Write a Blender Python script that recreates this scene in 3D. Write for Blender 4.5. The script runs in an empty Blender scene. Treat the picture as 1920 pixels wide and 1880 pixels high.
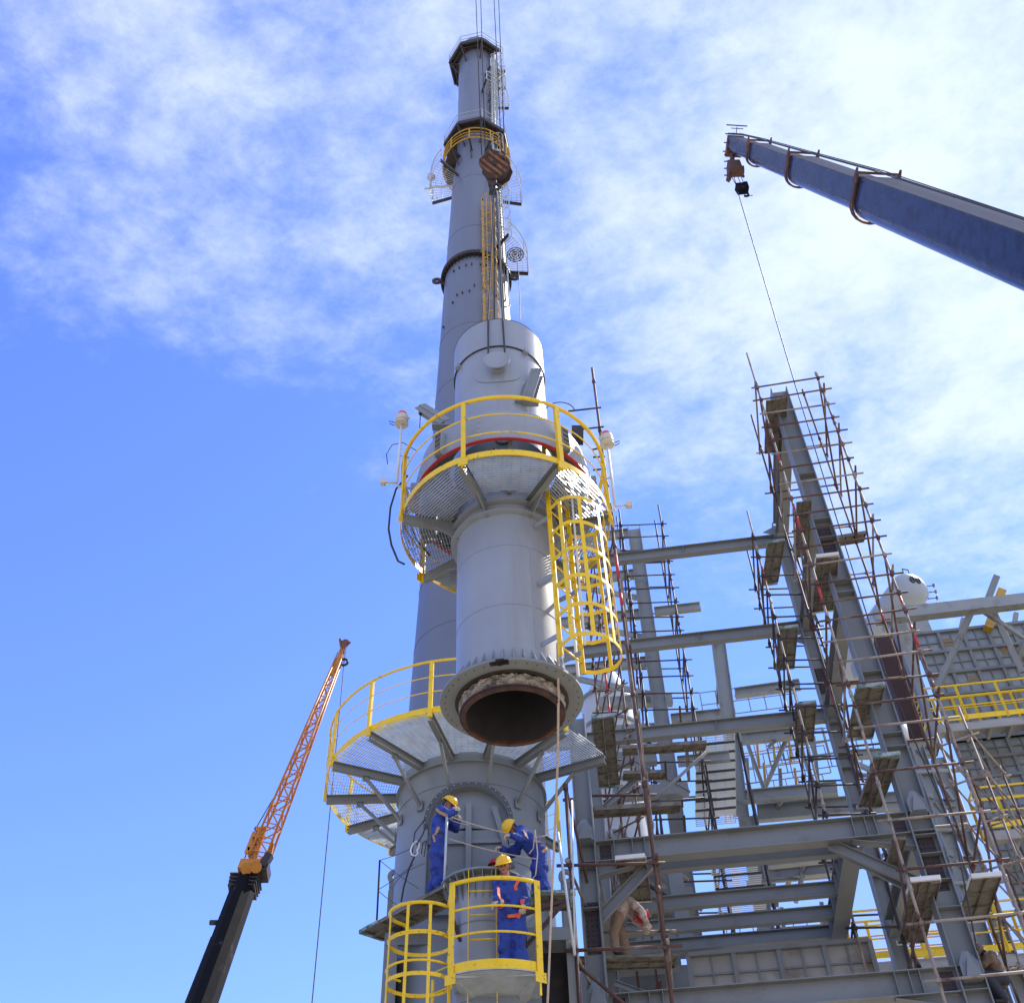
import bpy, math, random
from mathutils import Vector, Matrix
from mathutils.bvhtree import BVHTree
random.seed(7)
V3 = Vector
sc = bpy.context.scene
col = sc.collection
R = math.radians

# ------------------------------------------------------------------ camera
FPX, TH, ROLL = 1950.0, R(45.5), math.atan(0.0313/0.9)*0.9
CAM = V3((0, 0, 1.6))
FW = V3((0, math.cos(TH), math.sin(TH)))
UP0 = V3((0, -math.sin(TH), math.cos(TH)))
CX = V3((1, 0, 0))*math.cos(ROLL) - UP0*math.sin(ROLL)
CY = UP0*math.cos(ROLL) + V3((1, 0, 0))*math.sin(ROLL)
cd = bpy.data.cameras.new('camera')
cd.sensor_width = 36; cd.lens = 36*FPX/1920; cd.clip_start = .1; cd.clip_end = 3000
cam = bpy.data.objects.new('camera', cd); col.objects.link(cam)
cam.matrix_world = Matrix(((CX.x, CY.x, -FW.x, CAM.x), (CX.y, CY.y, -FW.y, CAM.y), (CX.z, CY.z, -FW.z, CAM.z), (0, 0, 0, 1)))
sc.camera = cam

def P(px, py, Y):
    """world point whose forward distance is Y, seen at this place of the photograph"""
    d = CX*((px-960)/FPX) + CY*((940-py)/FPX) + FW
    return CAM + d*(Y/d.y)

# ------------------------------------------------------------------ light
SUN_EL = R(50); SX, SY = 0.80, 0.60
sd = bpy.data.lights.new('sun', 'SUN'); sd.energy = 4.2; sd.angle = R(.5); sd.color = (1.0, .955, .88)
sun = bpy.data.objects.new('sun', sd); col.objects.link(sun)
sdir = V3((SX*math.cos(SUN_EL), SY*math.cos(SUN_EL), math.sin(SUN_EL)))
sun.rotation_euler = sdir.to_track_quat('Z', 'Y').to_euler()
sun.location = (20, 20, 60)
w = bpy.data.worlds.new('World'); sc.world = w; w.use_nodes = True
nt = w.node_tree; nt.nodes.clear()
def N(t, **k):
    n = nt.nodes.new(t)
    for a, b in k.items(): setattr(n, a, b)
    return n
def L(a, b): nt.links.new(a, b)
def mth(op, a, b=None, clamp=False):
    n = N('ShaderNodeMath', operation=op); n.use_clamp = clamp
    for i, q in enumerate((a, b)):
        if q is None: continue
        if isinstance(q, (int, float)): n.inputs[i].default_value = q
        else: L(q, n.inputs[i])
    return n.outputs[0]
sky = N('ShaderNodeTexSky'); sky.sky_type = 'NISHITA'; sky.sun_disc = False
sky.sun_elevation = SUN_EL; sky.sun_rotation = math.atan2(SX, SY)
sky.air_density = 1.0; sky.dust_density = .05; sky.ozone_density = 2.0
tint = N('ShaderNodeMix', data_type='RGBA', blend_type='MULTIPLY'); tint.inputs[0].default_value = 1
L(sky.outputs[0], tint.inputs[6]); tint.inputs[7].default_value = (1.07, 1.23, 2.15, 1)
clp = N('ShaderNodeMix', data_type='RGBA', blend_type='DARKEN'); clp.inputs[0].default_value = .85; clp.inputs[7].default_value = (2.5, 3.75, 9.0, 1)
tc = N('ShaderNodeTexCoord'); sep = N('ShaderNodeSeparateXYZ'); L(tc.outputs['Generated'], sep.inputs[0])
X, Yc, Z = sep.outputs
zc = mth('MAXIMUM', Z, .12)
u = mth('DIVIDE', X, zc); v = mth('DIVIDE', Yc, zc)
cmb = N('ShaderNodeCombineXYZ'); L(u, cmb.inputs[0]); L(v, cmb.inputs[1])
mp = N('ShaderNodeMapping'); L(cmb.outputs[0], mp.inputs[0]); mp.inputs['Rotation'].default_value = (0, 0, R(28)); mp.inputs['Scale'].default_value = (1.0, 1.2, 1); mp.inputs['Location'].default_value = (3.1, 1.7, 0)
n1 = N('ShaderNodeTexNoise'); n1.inputs['Scale'].default_value = 3.0; n1.inputs['Detail'].default_value = 9; n1.inputs['Roughness'].default_value = .6; n1.inputs['Distortion'].default_value = .15
L(mp.outputs[0], n1.inputs['Vector'])
n2 = N('ShaderNodeTexNoise'); n2.inputs['Scale'].default_value = 15; n2.inputs['Detail'].default_value = 10; n2.inputs['Roughness'].default_value = .68; n2.inputs['Distortion'].default_value = .15
L(mp.outputs[0], n2.inputs['Vector'])
# where the cloud field is thick: high up and to the right
msk = mth('SUBTRACT', mth('ADD', mth('MULTIPLY', u, .42), .78), v)
msk = mth('ADD', mth('MULTIPLY', msk, 1.35), -.08)
msk = mth('MINIMUM', mth('MAXIMUM', msk, -1.0), .30)
msk = mth('ADD', msk, mth('MULTIPLY', mth('MINIMUM', mth('MAXIMUM', u, -.45), .5), .42))
dens = mth('ADD', mth('ADD', mth('MULTIPLY', mth('SUBTRACT', n1.outputs[0], .5), 1.9), mth('MULTIPLY', mth('SUBTRACT', n2.outputs[0], .5), 1.05)), msk)
rp = N('ShaderNodeMapRange'); rp.interpolation_type = 'SMOOTHSTEP'; rp.inputs['From Min'].default_value = -.42; rp.inputs['From Max'].default_value = .86
L(dens, rp.inputs['Value'])
mx = N('ShaderNodeMix', data_type='RGBA'); L(mth('MULTIPLY', rp.outputs[0], .88), mx.inputs[0]); L(tint.outputs[2], clp.inputs[6]); L(clp.outputs[2], mx.inputs[6]); mx.inputs[7].default_value = (5.9, 6.6, 8.4, 1)
bg = N('ShaderNodeBackground'); bg.inputs['Strength'].default_value = .115
L(mx.outputs[2], bg.inputs[0]); out = N('ShaderNodeOutputWorld'); L(bg.outputs[0], out.inputs[0])
sc.view_settings.view_transform = 'Standard'; sc.view_settings.look = 'None'; sc.view_settings.gamma = 1; sc.view_settings.exposure = 0.55
sc.render.engine = 'CYCLES'

# ------------------------------------------------------------------ materials
def mat(name, base, rough=.5, metal=0, var=.12, scale=6., dirt=None, dirt_amt=.0, dscale=3., bump=0, streak=False, spec=.5, coat=0, trans=0):
    m = bpy.data.materials.new(name); m.use_nodes = True
    t = m.node_tree; b = t.nodes['Principled BSDF']
    def nn(k, **kw):
        n = t.nodes.new(k)
        for a, c in kw.items(): setattr(n, a, c)
        return n
    co = nn('ShaderNodeTexCoord'); src = co.outputs['Object']
    if streak:
        mpn = nn('ShaderNodeMapping'); mpn.inputs['Scale'].default_value = (1, 1, .12); t.links.new(src, mpn.inputs[0]); src2 = mpn.outputs[0]
    else: src2 = src
    a = nn('ShaderNodeTexNoise'); a.inputs['Scale'].default_value = scale; a.inputs['Detail'].default_value = 6; t.links.new(src, a.inputs['Vector'])
    r = nn('ShaderNodeMapRange'); t.links.new(a.outputs[0], r.inputs['Value']); r.inputs['From Min'].default_value = .25; r.inputs['From Max'].default_value = .75; r.inputs['To Min'].default_value = 1-var; r.inputs['To Max'].default_value = 1+var*.6
    mu = nn('ShaderNodeMix', data_type='RGBA', blend_type='MULTIPLY'); mu.inputs[0].default_value = 1; mu.inputs[6].default_value = (*base, 1); t.links.new(r.outputs[0], mu.inputs[7])
    cur = mu.outputs[2]
    if dirt:
        d = nn('ShaderNodeTexNoise'); d.inputs['Scale'].default_value = dscale; d.inputs['Detail'].default_value = 8; d.inputs['Roughness'].default_value = .65; t.links.new(src2, d.inputs['Vector'])
        rr = nn('ShaderNodeMapRange'); t.links.new(d.outputs[0], rr.inputs['Value']); rr.inputs['From Min'].default_value = .62-dirt_amt*.35; rr.inputs['From Max'].default_value = .74-dirt_amt*.3
        mm = nn('ShaderNodeMix', data_type='RGBA'); t.links.new(rr.outputs[0], mm.inputs[0]); t.links.new(cur, mm.inputs[6]); mm.inputs[7].default_value = (*dirt, 1); cur = mm.outputs[2]
    t.links.new(cur, b.inputs['Base Color'])
    ra = nn('ShaderNodeMapRange'); t.links.new(a.outputs[0], ra.inputs['Value']); ra.inputs['To Min'].default_value = max(.05, rough-.12); ra.inputs['To Max'].default_value = min(1, rough+.12); t.links.new(ra.outputs[0], b.inputs['Roughness'])
    b.inputs['Metallic'].default_value = metal; b.inputs['Specular IOR Level'].default_value = spec; b.inputs['Coat Weight'].default_value = coat
    if bump:
        bp = nn('ShaderNodeBump'); bp.inputs['Strength'].default_value = bump; bp.inputs['Distance'].default_value = .02
        c = nn('ShaderNodeTexNoise'); c.inputs['Scale'].default_value = scale*5; c.inputs['Detail'].default_value = 4; t.links.new(src, c.inputs['Vector']); t.links.new(c.outputs[0], bp.inputs['Height']); t.links.new(bp.outputs[0], b.inputs['Normal'])
    return m
M = {}
M['grey'] = mat('grey_paint', (.29, .32, .35), .32, var=.10, scale=1.6, dirt=(.255, .26, .265), dirt_amt=.28, dscale=1.6, streak=True)
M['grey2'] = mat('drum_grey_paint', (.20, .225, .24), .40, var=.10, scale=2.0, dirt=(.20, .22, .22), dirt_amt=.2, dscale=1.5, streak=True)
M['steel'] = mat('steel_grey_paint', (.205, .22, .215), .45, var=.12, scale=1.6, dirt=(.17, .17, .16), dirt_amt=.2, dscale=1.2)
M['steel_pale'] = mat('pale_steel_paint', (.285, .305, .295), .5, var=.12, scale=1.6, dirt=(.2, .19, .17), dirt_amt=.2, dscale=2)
M['stack'] = mat('chimney_paint', (.15, .17, .215), .4, var=.07, scale=.5, dirt=(.10, .12, .16), dirt_amt=.15, dscale=.4, streak=True)
M['yellow'] = mat('yellow_paint', (.90, .60, .006), .35, var=.08, scale=5, dirt=(.30, .17, .03), dirt_amt=.12, dscale=14)
M['yellow_old'] = mat('ochre_rail_paint', (.52, .30, .02), .5, var=.2, scale=3, dirt=(.2, .12, .04), dirt_amt=.2, dscale=5)
M['galv'] = mat('galvanised_grating', (.50, .54, .54), .42, metal=.35, var=.2, scale=5)
M['black'] = mat('black_paint', (.008, .008, .010), .75, var=.4, scale=1.5, dirt=(.10, .10, .105), dirt_amt=.12, dscale=.9, spec=.12)
M['dark'] = mat('dark_steel', (.03, .027, .026), .6, var=.3, scale=6, dirt=(.07, .04, .025), dirt_amt=.3, dscale=6)
M['rope'] = mat('wire_rope', (.035, .03, .032), .6)
M['rust'] = mat('rusty_steel', (.10, .042, .026), .8, var=.4, scale=9, dirt=(.035, .022, .018), dirt_amt=.5, dscale=5, bump=.3)
M['rustpipe'] = mat('rusty_scaffold_tube', (.105, .050, .036), .7, var=.35, scale=2.2, dirt=(.20, .16, .12), dirt_amt=.25, dscale=1.6)
M['paletube'] = mat('worn_pale_scaffold_tube', (.33, .28, .225), .65, var=.25, scale=3, dirt=(.13, .06, .04), dirt_amt=.35, dscale=1.6)
M['darktube'] = mat('dark_scaffold_tube', (.040, .032, .034), .6, var=.35, scale=3, dirt=(.14, .09, .07), dirt_amt=.25, dscale=2)
M['red'] = mat('red_paint', (.50, .03, .035), .5, var=.2, scale=8)
M['plank'] = mat('scaffold_board', (.20, .185, .15), .8, var=.3, scale=4, dirt=(.10, .08, .06), dirt_amt=.4, dscale=5, bump=.3)
M['foil'] = mat('crumpled_insulation_foil', (.40, .345, .26), .35, metal=.5, var=.45, scale=9, dirt=(.12, .10, .08), dirt_amt=.3, dscale=7, bump=1)
M['inside'] = mat('dark_pipe_inside', (.035, .03, .035), .85, var=.3)  # dark base colour for the pipe bore
M['white'] = mat('white_paint', (.72, .73, .70), .5, var=.1)
M['vessel'] = mat('pale_vessel_cladding', (.62, .66, .66), .4, var=.08, scale=2)
M['drumgrey'] = mat('drum_shell_grey', (.36, .40, .40), .4, var=.08, scale=2)
M['cream'] = mat('cream_plastic', (.62, .56, .44), .5, var=.12, scale=20)
M['beacon'] = mat('red_beacon_glass', (.62, .10, .10), .25, var=.1)
M['blue'] = mat('blue_coverall_cloth', (.03, .07, .36), .85, var=.4, scale=3.2, dirt=(.010, .02, .14), dirt_amt=.35, dscale=6, bump=.8)
M['beige'] = mat('tan_coverall_cloth', (.27, .19, .12), .9, var=.3, dirt=(.15, .10, .07), dirt_amt=.3, scale=8, bump=.5)
M['skin'] = mat('tanned_skin', (.42, .20, .12), .55, var=.1, scale=20)
M['brown'] = mat('brown_trouser_cloth', (.20, .135, .09), .9, var=.3, scale=8, dirt=(.1, .07, .05), dirt_amt=.4, dscale=5, bump=.8)
M['shirt'] = mat('pale_patterned_shirt', (.52, .43, .36), .9, var=.2, scale=8, dirt=(.42, .16, .13), dirt_amt=.25, dscale=12, bump=.6)
M['flange'] = mat('dark_flange_paint', (.075, .08, .08), .5, var=.2)
M['glove'] = mat('cotton_glove', (.58, .50, .36), .9, var=.2, scale=30, bump=.5)
M['hair'] = mat('black_hair', (.012, .01, .01), .6)
M['helmet'] = mat('yellow_helmet_shell', (.85, .50, .01), .28, var=.05)
M['helmet_red'] = mat('red_helmet_shell', (.62, .02, .03), .28, var=.05)
M['strap'] = mat('tan_harness_webbing', (.44, .27, .14), .8)
M['strap_o'] = mat('orange_harness_webbing', (.80, .13, .04), .7)
M['strap_b'] = mat('dark_strap', (.03, .035, .05), .7)
M['boot'] = mat('dark_boot_leather', (.03, .025, .02), .6)
M['eye'] = mat('dark_eye', (.02, .015, .012), .3)
M['orange'] = mat('orange_jib_paint', (.60, .23, .025), .45, var=.15, scale=4, dirt=(.2, .08, .02), dirt_amt=.2, dscale=4)
M['boomblue'] = mat('blue_grey_boom_paint', (.028, .036, .075), .27, var=.2, scale=1.2, dirt=(.016, .017, .022), dirt_amt=.45, dscale=4)
M['boomgrey'] = mat('weathered_boom_top', (.13, .125, .125), .6, var=.2, scale=2)
M['collar'] = mat('rusty_boom_collar', (.11, .055, .038), .7, var=.3, scale=3, dirt=(.35, .12, .03), dirt_amt=.2, dscale=3)
M['hookstripe'] = mat('rusty_orange_stripe', (.26, .125, .065), .7, var=.35, scale=8, dirt=(.06, .028, .018), dirt_amt=.5, dscale=6)
M['panel'] = mat('boiler_panel', (.29, .335, .36), .55, var=.14, scale=1.1, dirt=(.21, .2, .18), dirt_amt=.15, dscale=.5)
M['panel_pale'] = mat('pale_duct_panel', (.36, .355, .325), .6, var=.14, scale=1.5, dirt=(.24, .2, .16), dirt_amt=.25, dscale=1.2)
M['green'] = mat('worn_green_paint', (.05, .17, .12), .6, var=.25, scale=10, dirt=(.36, .42, .44), dirt_amt=.55, dscale=5)
M['primer'] = mat('red_oxide_primer', (.06, .028, .024), .75, var=.3, scale=4)
M['splice'] = mat('bare_splice_plate', (.055, .04, .042), .7, var=.3, scale=4)
M['cord'] = mat('pale_rope', (.50, .40, .30), .85, var=.2, scale=30)
M['ground'] = mat('dusty_concrete_ground', (.44, .37, .27), .9, var=.2, scale=.3, dirt=(.34, .28, .2), dirt_amt=.3, dscale=.15)

# ------------------------------------------------------------------ mesh builder
class MB:
    def __init__(s): s.v = []; s.f = []; s.sm = []
    def add(s, vs, fs, smooth=False):
        o = len(s.v); s.v += [V3(q) for q in vs]
        s.f += [tuple(i+o for i in f) for f in fs]; s.sm += [smooth]*len(fs); return s
    def box(s, c, dx, dy, dz):
        """c centre; dx,dy,dz half vectors"""
        c = V3(c); dx, dy, dz = V3(dx), V3(dy), V3(dz)
        vs = [c+a*dx+b*dy+e*dz for a in (-1, 1) for b in (-1, 1) for e in (-1, 1)]
        return s.add(vs, [(0, 1, 3, 2), (4, 6, 7, 5), (0, 4, 5, 1), (2, 3, 7, 6), (0, 2, 6, 4), (1, 5, 7, 3)])
    def bar(s, p0, p1, w, h, up=(0, 0, 1)):
        """bar from p0 to p1, w across, h along up"""
        p0, p1 = V3(p0), V3(p1); d = p1-p0; l = d.length
        if l < 1e-6: return s
        d = d/l; up = V3(up); up = up-d*up.dot(d)
        if up.length < 1e-4: up = d.orthogonal()
        up.normalize(); sd_ = d.cross(up)
        return s.box((p0+p1)/2, d*l/2, sd_*w/2, up*h/2)
    def tube(s, p0, p1, r, n=8, r1=None, cap=True):
        p0, p1 = V3(p0), V3(p1); d = p1-p0
        if d.length < 1e-6: return s
        d.normalize(); a = d.orthogonal().normalized(); b = d.cross(a); r1 = r if r1 is None else r1
        vs = []
        for p, q in ((p0, r), (p1, r1)):
            for i in range(n):
                t = 2*math.pi*i/n; vs.append(p+a*q*math.cos(t)+b*q*math.sin(t))
        fs = [(i, (i+1) % n, n+(i+1) % n, n+i) for i in range(n)]
        s.add(vs, fs, n > 5)
        if cap: o = len(s.v)-2*n; s.f += [tuple(o+i for i in reversed(range(n))), tuple(o+n+i for i in range(n))]; s.sm += [False, False]
        return s
    def path(s, pts, r, n=6, closed=False):
        """round tube along a polyline"""
        pts = [V3(p) for p in pts]; m = len(pts); rings = []
        prev = None
        for i in range(m):
            if closed: t = pts[(i+1) % m]-pts[i-1]
            else: t = pts[min(i+1, m-1)]-pts[max(i-1, 0)]
            t.normalize()
            if prev is None: a = t.orthogonal().normalized()
            else:
                a = prev-t*prev.dot(t)
                a = a.normalized() if a.length > 1e-5 else t.orthogonal().normalized()
            prev = a; b = t.cross(a)
            rings.append([pts[i]+a*r*math.cos(2*math.pi*k/n)+b*r*math.sin(2*math.pi*k/n) for k in range(n)])
        vs = [q for g in rings for q in g]; fs = []
        for i in range(m if closed else m-1):
            j = (i+1) % m
            fs += [(i*n+k, i*n+(k+1) % n, j*n+(k+1) % n, j*n+k) for k in range(n)]
        s.add(vs, fs, True)
        if not closed: s.add(rings[0], [tuple(reversed(range(n)))]); s.add(rings[-1], [tuple(range(n))])
        return s
    def lathe(s, c, prof, n=48, a0=0, a1=2*math.pi, smooth=True, axis=None, xd=None, closed_prof=False):
        """prof list of (radius, height) about an axis through c"""
        c = V3(c); ax = V3(axis).normalized() if axis is not None else V3((0, 0, 1))
        xd = V3(xd) if xd is not None else (V3((1, 0, 0)) if axis is None else ax.orthogonal())
        xd = (xd-ax*xd.dot(ax)).normalized(); yd = ax.cross(xd)
        full = abs(a1-a0-2*math.pi) < 1e-6; m = n if full else n+1; k = len(prof)
        vs = []
        for i in range(m):
            t = a0+(a1-a0)*i/n; e = xd*math.cos(t)+yd*math.sin(t)
            vs += [c+e*r_+ax*h_ for r_, h_ in prof]
        fs = []
        for i in range(n):
            j = (i+1) % m
            for q in range(k if closed_prof else k-1):
                q2 = (q+1) % k
                fs.append((i*k+q, j*k+q, j*k+q2, i*k+q2))
        s.add(vs, fs, smooth)
        if closed_prof and not full:
            s.add(vs[:k], [tuple(range(k))]); s.add(vs[-k:], [tuple(reversed(range(k)))])
        return s
    def ringbar(s, c, r0, r1, z0, z1, n=64, a0=0, a1=2*math.pi):
        """flat ring of rectangular section"""
        s.lathe(c, [(r0, z0), (r1, z0), (r1, z1), (r0, z1)], n, a0, a1, smooth=False, closed_prof=True); return s
    def ibeam(s, p0, p1, h, w, tf=.02, tw=.012, hd=(0, 0, 1)):
        p0, p1 = V3(p0), V3(p1); d = (p1-p0).normalized(); hd = V3(hd); hd = (hd-d*hd.dot(d)).normalized()
        s.bar(p0+hd*(h/2-tf/2), p1+hd*(h/2-tf/2), w, tf, hd)
        s.bar(p0-hd*(h/2-tf/2), p1-hd*(h/2-tf/2), w, tf, hd)
        s.bar(p0, p1, tw, h-2*tf, hd); return s
    def channel(s, p0, p1, h, w, t=.012, hd=(0, 0, 1), side=1):
        p0, p1 = V3(p0), V3(p1); d = (p1-p0).normalized(); hd = V3(hd); hd = (hd-d*hd.dot(d)).normalized(); sd_ = d.cross(hd)*side
        s.bar(p0, p1, t, h-2*t, hd)
        for k in (-1, 1): s.bar(p0+hd*k*(h/2-t/2)+sd_*(w/2-t/2), p1+hd*k*(h/2-t/2)+sd_*(w/2-t/2), w, t, hd)
        return s
    def stiff(s, p0, p1, h, w, ts, t=.012, hd=(0, 0, 1)):
        """web stiffeners of an I beam at fractions ts"""
        p0, p1 = V3(p0), V3(p1); d = (p1-p0).normalized(); hd = V3(hd); hd = (hd-d*hd.dot(d)).normalized(); sd_ = d.cross(hd)
        for f in ts:
            c = p0.lerp(p1, f)
            s.box(c, d*t/2, sd_*(w/2-.004), hd*(h/2-.021))
        return s
    def sphere(s, c, r, n=12, m=8, sc_=(1, 1, 1)):
        c = V3(c); vs = [c+V3((0, 0, r*sc_[2]))]; fs = []
        for i in range(1, m):
            for k in range(n):
                a, b = math.pi*i/m, 2*math.pi*k/n
                vs.append(c+V3((r*sc_[0]*math.sin(a)*math.cos(b), r*sc_[1]*math.sin(a)*math.sin(b), r*sc_[2]*math.cos(a))))
        vs.append(c-V3((0, 0, r*sc_[2])))
        for k in range(n): fs.append((0, 1+k, 1+(k+1) % n))
        for i in range(m-2):
            for k in range(n): fs.append((1+i*n+k, 1+(i+1)*n+k, 1+(i+1)*n+(k+1) % n, 1+i*n+(k+1) % n))
        b = 1+(m-2)*n
        for k in range(n): fs.append((b+k, len(vs)-1, b+(k+1) % n))
        return s.add(vs, fs, True)
    def prism(s, poly, off):
        """extrude a planar polygon by vector off"""
        off = V3(off); poly = [V3(p) for p in poly]; n = len(poly)
        vs = poly+[p+off for p in poly]
        fs = [tuple(range(n)), tuple(reversed(range(n, 2*n)))]+[(i, n+i, n+(i+1) % n, (i+1) % n) for i in range(n)]
        return s.add(vs, fs)
    def build(s, name, m, parent=None, shift=None):
        me = bpy.data.meshes.new(name)
        o_ = V3((0, 0, 0)) if shift is None else V3(shift)
        if parent is not None and shift is None and parent.get('_world'): o_ = V3(parent['_world'])
        me.from_pydata([q-o_ for q in s.v], [], s.f)
        me.polygons.foreach_set('use_smooth', s.sm)
        import bmesh
        bm_ = bmesh.new(); bm_.from_mesh(me); bmesh.ops.recalc_face_normals(bm_, faces=bm_.faces)
        for e_ in bm_.edges:
            if len(e_.link_faces) == 2 and e_.calc_face_angle(0) > .6: e_.smooth = False
        bm_.to_mesh(me); bm_.free()
        me.materials.append(m); me.update()
        o = bpy.data.objects.new(name, me); col.objects.link(o)
        if parent is not None:
            o.parent = parent
            if parent.get('_world'): o['_world'] = tuple(parent['_world'])
        elif shift is not None: o.location = o_
        return o

def thing(name, loc, label, cat, group=None, local=False, rot=None):
    o = bpy.data.objects.new(name, None); col.objects.link(o); o.empty_display_size = .3
    o.location = loc; o['label'] = label; o['category'] = cat
    if group: o['group'] = group
    if rot is not None: o.rotation_euler = rot
    if not local: o['_world'] = tuple(loc)
    return o
def tag(o, label, cat, group=None, kind=None):
    o['label'] = label; o['category'] = cat
    if group: o['group'] = group
    if kind: o['kind'] = kind
    return o
def struct(name, mb, m):
    o = mb.build(name, m); o['kind'] = 'structure'; return o
def kids(o): return [c for c in col.objects if c.parent is o]
def copy_tree(o, loc, rotz=None, label=None, parent=None):
    c = o.copy(); col.objects.link(c); c.parent = parent
    if parent is None:
        c.location = loc
        if rotz is not None: c.rotation_euler = (0, 0, rotz)
        if label: c['label'] = label
    for ch in kids(o): copy_tree(ch, None, parent=c)
    return c
def arc(c, r, a0, a1, n=24, z=0):
    c = V3(c); return [c+V3((r*math.cos(a0+(a1-a0)*i/n), r*math.sin(a0+(a1-a0)*i/n), z)) for i in range(n+1)]
def pol(a, r=1., z=0.): return V3((r*math.cos(a), r*math.sin(a), z))

def grating(mb, c, am, half, r0, r1, z, pitch=.044, cross=.1, t=.005, h=.03):
    """sector of bar grating: bars across the mid direction am"""
    c = V3(c); e = pol(am); sdv = V3((-e.y, e.x, 0)); th = math.tan(half)
    x = r0*math.cos(half)+.02
    while x < r1-.01:
        ms = min(x*th, math.sqrt(max(0, r1*r1-x*x)))
        mi = math.sqrt(r0*r0-x*x) if x < r0 else 0
        for sg in (-1, 1):
            if ms-mi > .02:
                mb.bar(c+e*x+sdv*sg*mi+V3((0, 0, z)), c+e*x+sdv*sg*ms+V3((0, 0, z)), t, h)
        x += pitch
    y = -r1*math.sin(half)
    while y < r1*math.sin(half):
        xa = max(abs(y)/th, math.sqrt(max(0, r0*r0-y*y))); xb = math.sqrt(max(0, r1*r1-y*y))
        if xb-xa > .02: mb.bar(c+e*xa+sdv*y+V3((0, 0, z+.012)), c+e*xb+sdv*y+V3((0, 0, z+.012)), t, t*1.2)
        y += cross
# ------------------------------------------------------------------ ground
g = MB(); g.add([(-1500, -1500, 0), (1500, -1500, 0), (1500, 1500, 0), (-1500, 1500, 0)], [(0, 1, 2, 3)])
struct('ground', g, M['ground'])

# ------------------------------------------------------------------ tall chimney far behind
CY0 = 30.0
cb = P(889, 1340, CY0)
CX0 = cb.x
ctop = P(891, 106, CY0)
def zc_(py): return P(890, py, CY0).z
CC = V3((CX0, CY0, 0))
zt = zc_(106)
chim = thing('chimney', CC, 'very tall grey steel chimney with ringed platforms rising behind the hoisted column', 'chimney')
def width_m(px0, px1, py): return abs(P(px1, py, CY0).x-P(px0, py, CY0).x)
levels = [(1340, 245), (900, 171), (560, 122), (340, 88), (300, 74), (104, 68)]
prof = []
for py, wp in levels: prof.append((width_m(890-wp/2, 890+wp/2, py)/2, zc_(py)))
rb = prof[0][0]+(prof[0][0]-prof[1][0])/(prof[1][1]-prof[0][1])*(prof[0][1])
m = MB(); m.lathe(CC, [(rb, 0)]+prof+[(prof[-1][0]-.02, zt), (prof[-1][0]-.05, zt-1.5)], 64); m.build('shaft', M['stack'], chim)
def rad_at(z):
    pr = [(rb, 0)]+prof
    for (r0, z0), (r1, z1) in zip(pr, pr[1:]):
        if z0 <= z <= z1: return r0+(r1-r0)*(z-z0)/(z1-z0+1e-9)
    return pr[-1][0]
m = MB()
zf = zc_(530); rf = rad_at(zf)
m.ringbar(CC, rf-.02, rf+.22, zf-.06, zf+.06); m.ringbar(CC, rf-.02, rf+.22, zf+.09, zf+.2)
for k in range(64):
    a = 2*math.pi*k/64; m.tube(CC+pol(a, rf+.14, zf-.10), CC+pol(a, rf+.14, zf+.24), .035, 6)
for k in range(48):
    a = 2*math.pi*k/48; m.box(CC+pol(a, rf+.08, zf-.16), pol(a)*.08, pol(a+1.57)*.01, V3((0, 0, .1)))
m.build('bolted_flange', M['dark'], chim)
for a in (R(190), R(-12)):
    m = MB(); c = CC+pol(a, rf+.42, zf-.3); m.lathe(c, [(.1, -.05), (.25, -.05), (.25, .05), (.1, .05)], 16, axis=(0, 1, 0), closed_prof=True); m.bar(CC+pol(a, rf, zf-.35), CC+pol(a, rf+.3, zf-.3), .1, .3); m.build('lifting_lug', M['dark'], chim)
# seams and small nozzles
for py in (370, 470, 660, 760, 880, 1010, 1120, 1230):
    z = zc_(py); m = MB(); m.ringbar(CC, rad_at(z)-.02, rad_at(z)+.012, z-.02, z+.02); m.build('weld_seam', M['stack'], chim)
m = MB()
for py, aa in ((600, (-110, -98, -120)), (610, (-128,)), (590, (-90,)), (548, (-105, -118, -95, -130, -80, -70)), (420, (-75,)), (640, (-150,))):
    for a in aa:
        z = zc_(py); a = R(a); rr = rad_at(z); m.bar(CC+pol(a, rr, z), CC+pol(a, rr+.07, z), .05, .16)
m.build('clip', M['dark'], chim)
# octagonal platforms
def octa(z, ri, ro, h, name, gap=None):
    mm = MB(); n = 8
    for k in range(n):
        a0 = 2*math.pi*k/n+R(12); a1 = a0+2*math.pi/n
        if gap and k in gap: continue
        p0, p1 = CC+pol(a0, ro, z), CC+pol(a1, ro, z); q0, q1 = CC+pol(a0, ri, z), CC+pol(a1, ri, z)
        mm.prism([q0, p0, p1, q1], (0, 0, .06)); mm.channel(p0, p1, h, .1, .03, side=-1); mm.bar(q0, p0, .12, h*.8)
        mm.channel(CC+pol(a0, (ri+ro)/2, z-.1), CC+pol(a1, (ri+ro)/2, z-.1), h*.6, .08, .025)
        mm.bar(p0-V3((0, 0, .15)), CC+pol(a0, rad_at(z-1.6), z-1.7), .09, .09)
    mm.build(name, M['dark'], chim)
    rr_ = MB()
    for k in range(n):
        if gap and k in gap: continue
        a0 = 2*math.pi*k/n+R(12); a1 = a0+2*math.pi/n
        for hh in (.6, 1.2): rr_.tube(CC+pol(a0, ro, z+hh), CC+pol(a1, ro, z+hh), .022, 5)
        rr_.tube(CC+pol(a0, ro, z), CC+pol(a0, ro, z+1.2), .025, 5)
    rr_.build('railing', M['galv'], chim)
z = zc_(126); octa(z, rad_at(z)+.03, rad_at(z)+.72, .42, 'top_platform', gap=(7,))
z = zc_(280); octa(z, rad_at(z)+.03, rad_at(z)+.85, .34, 'middle_platform')
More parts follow.
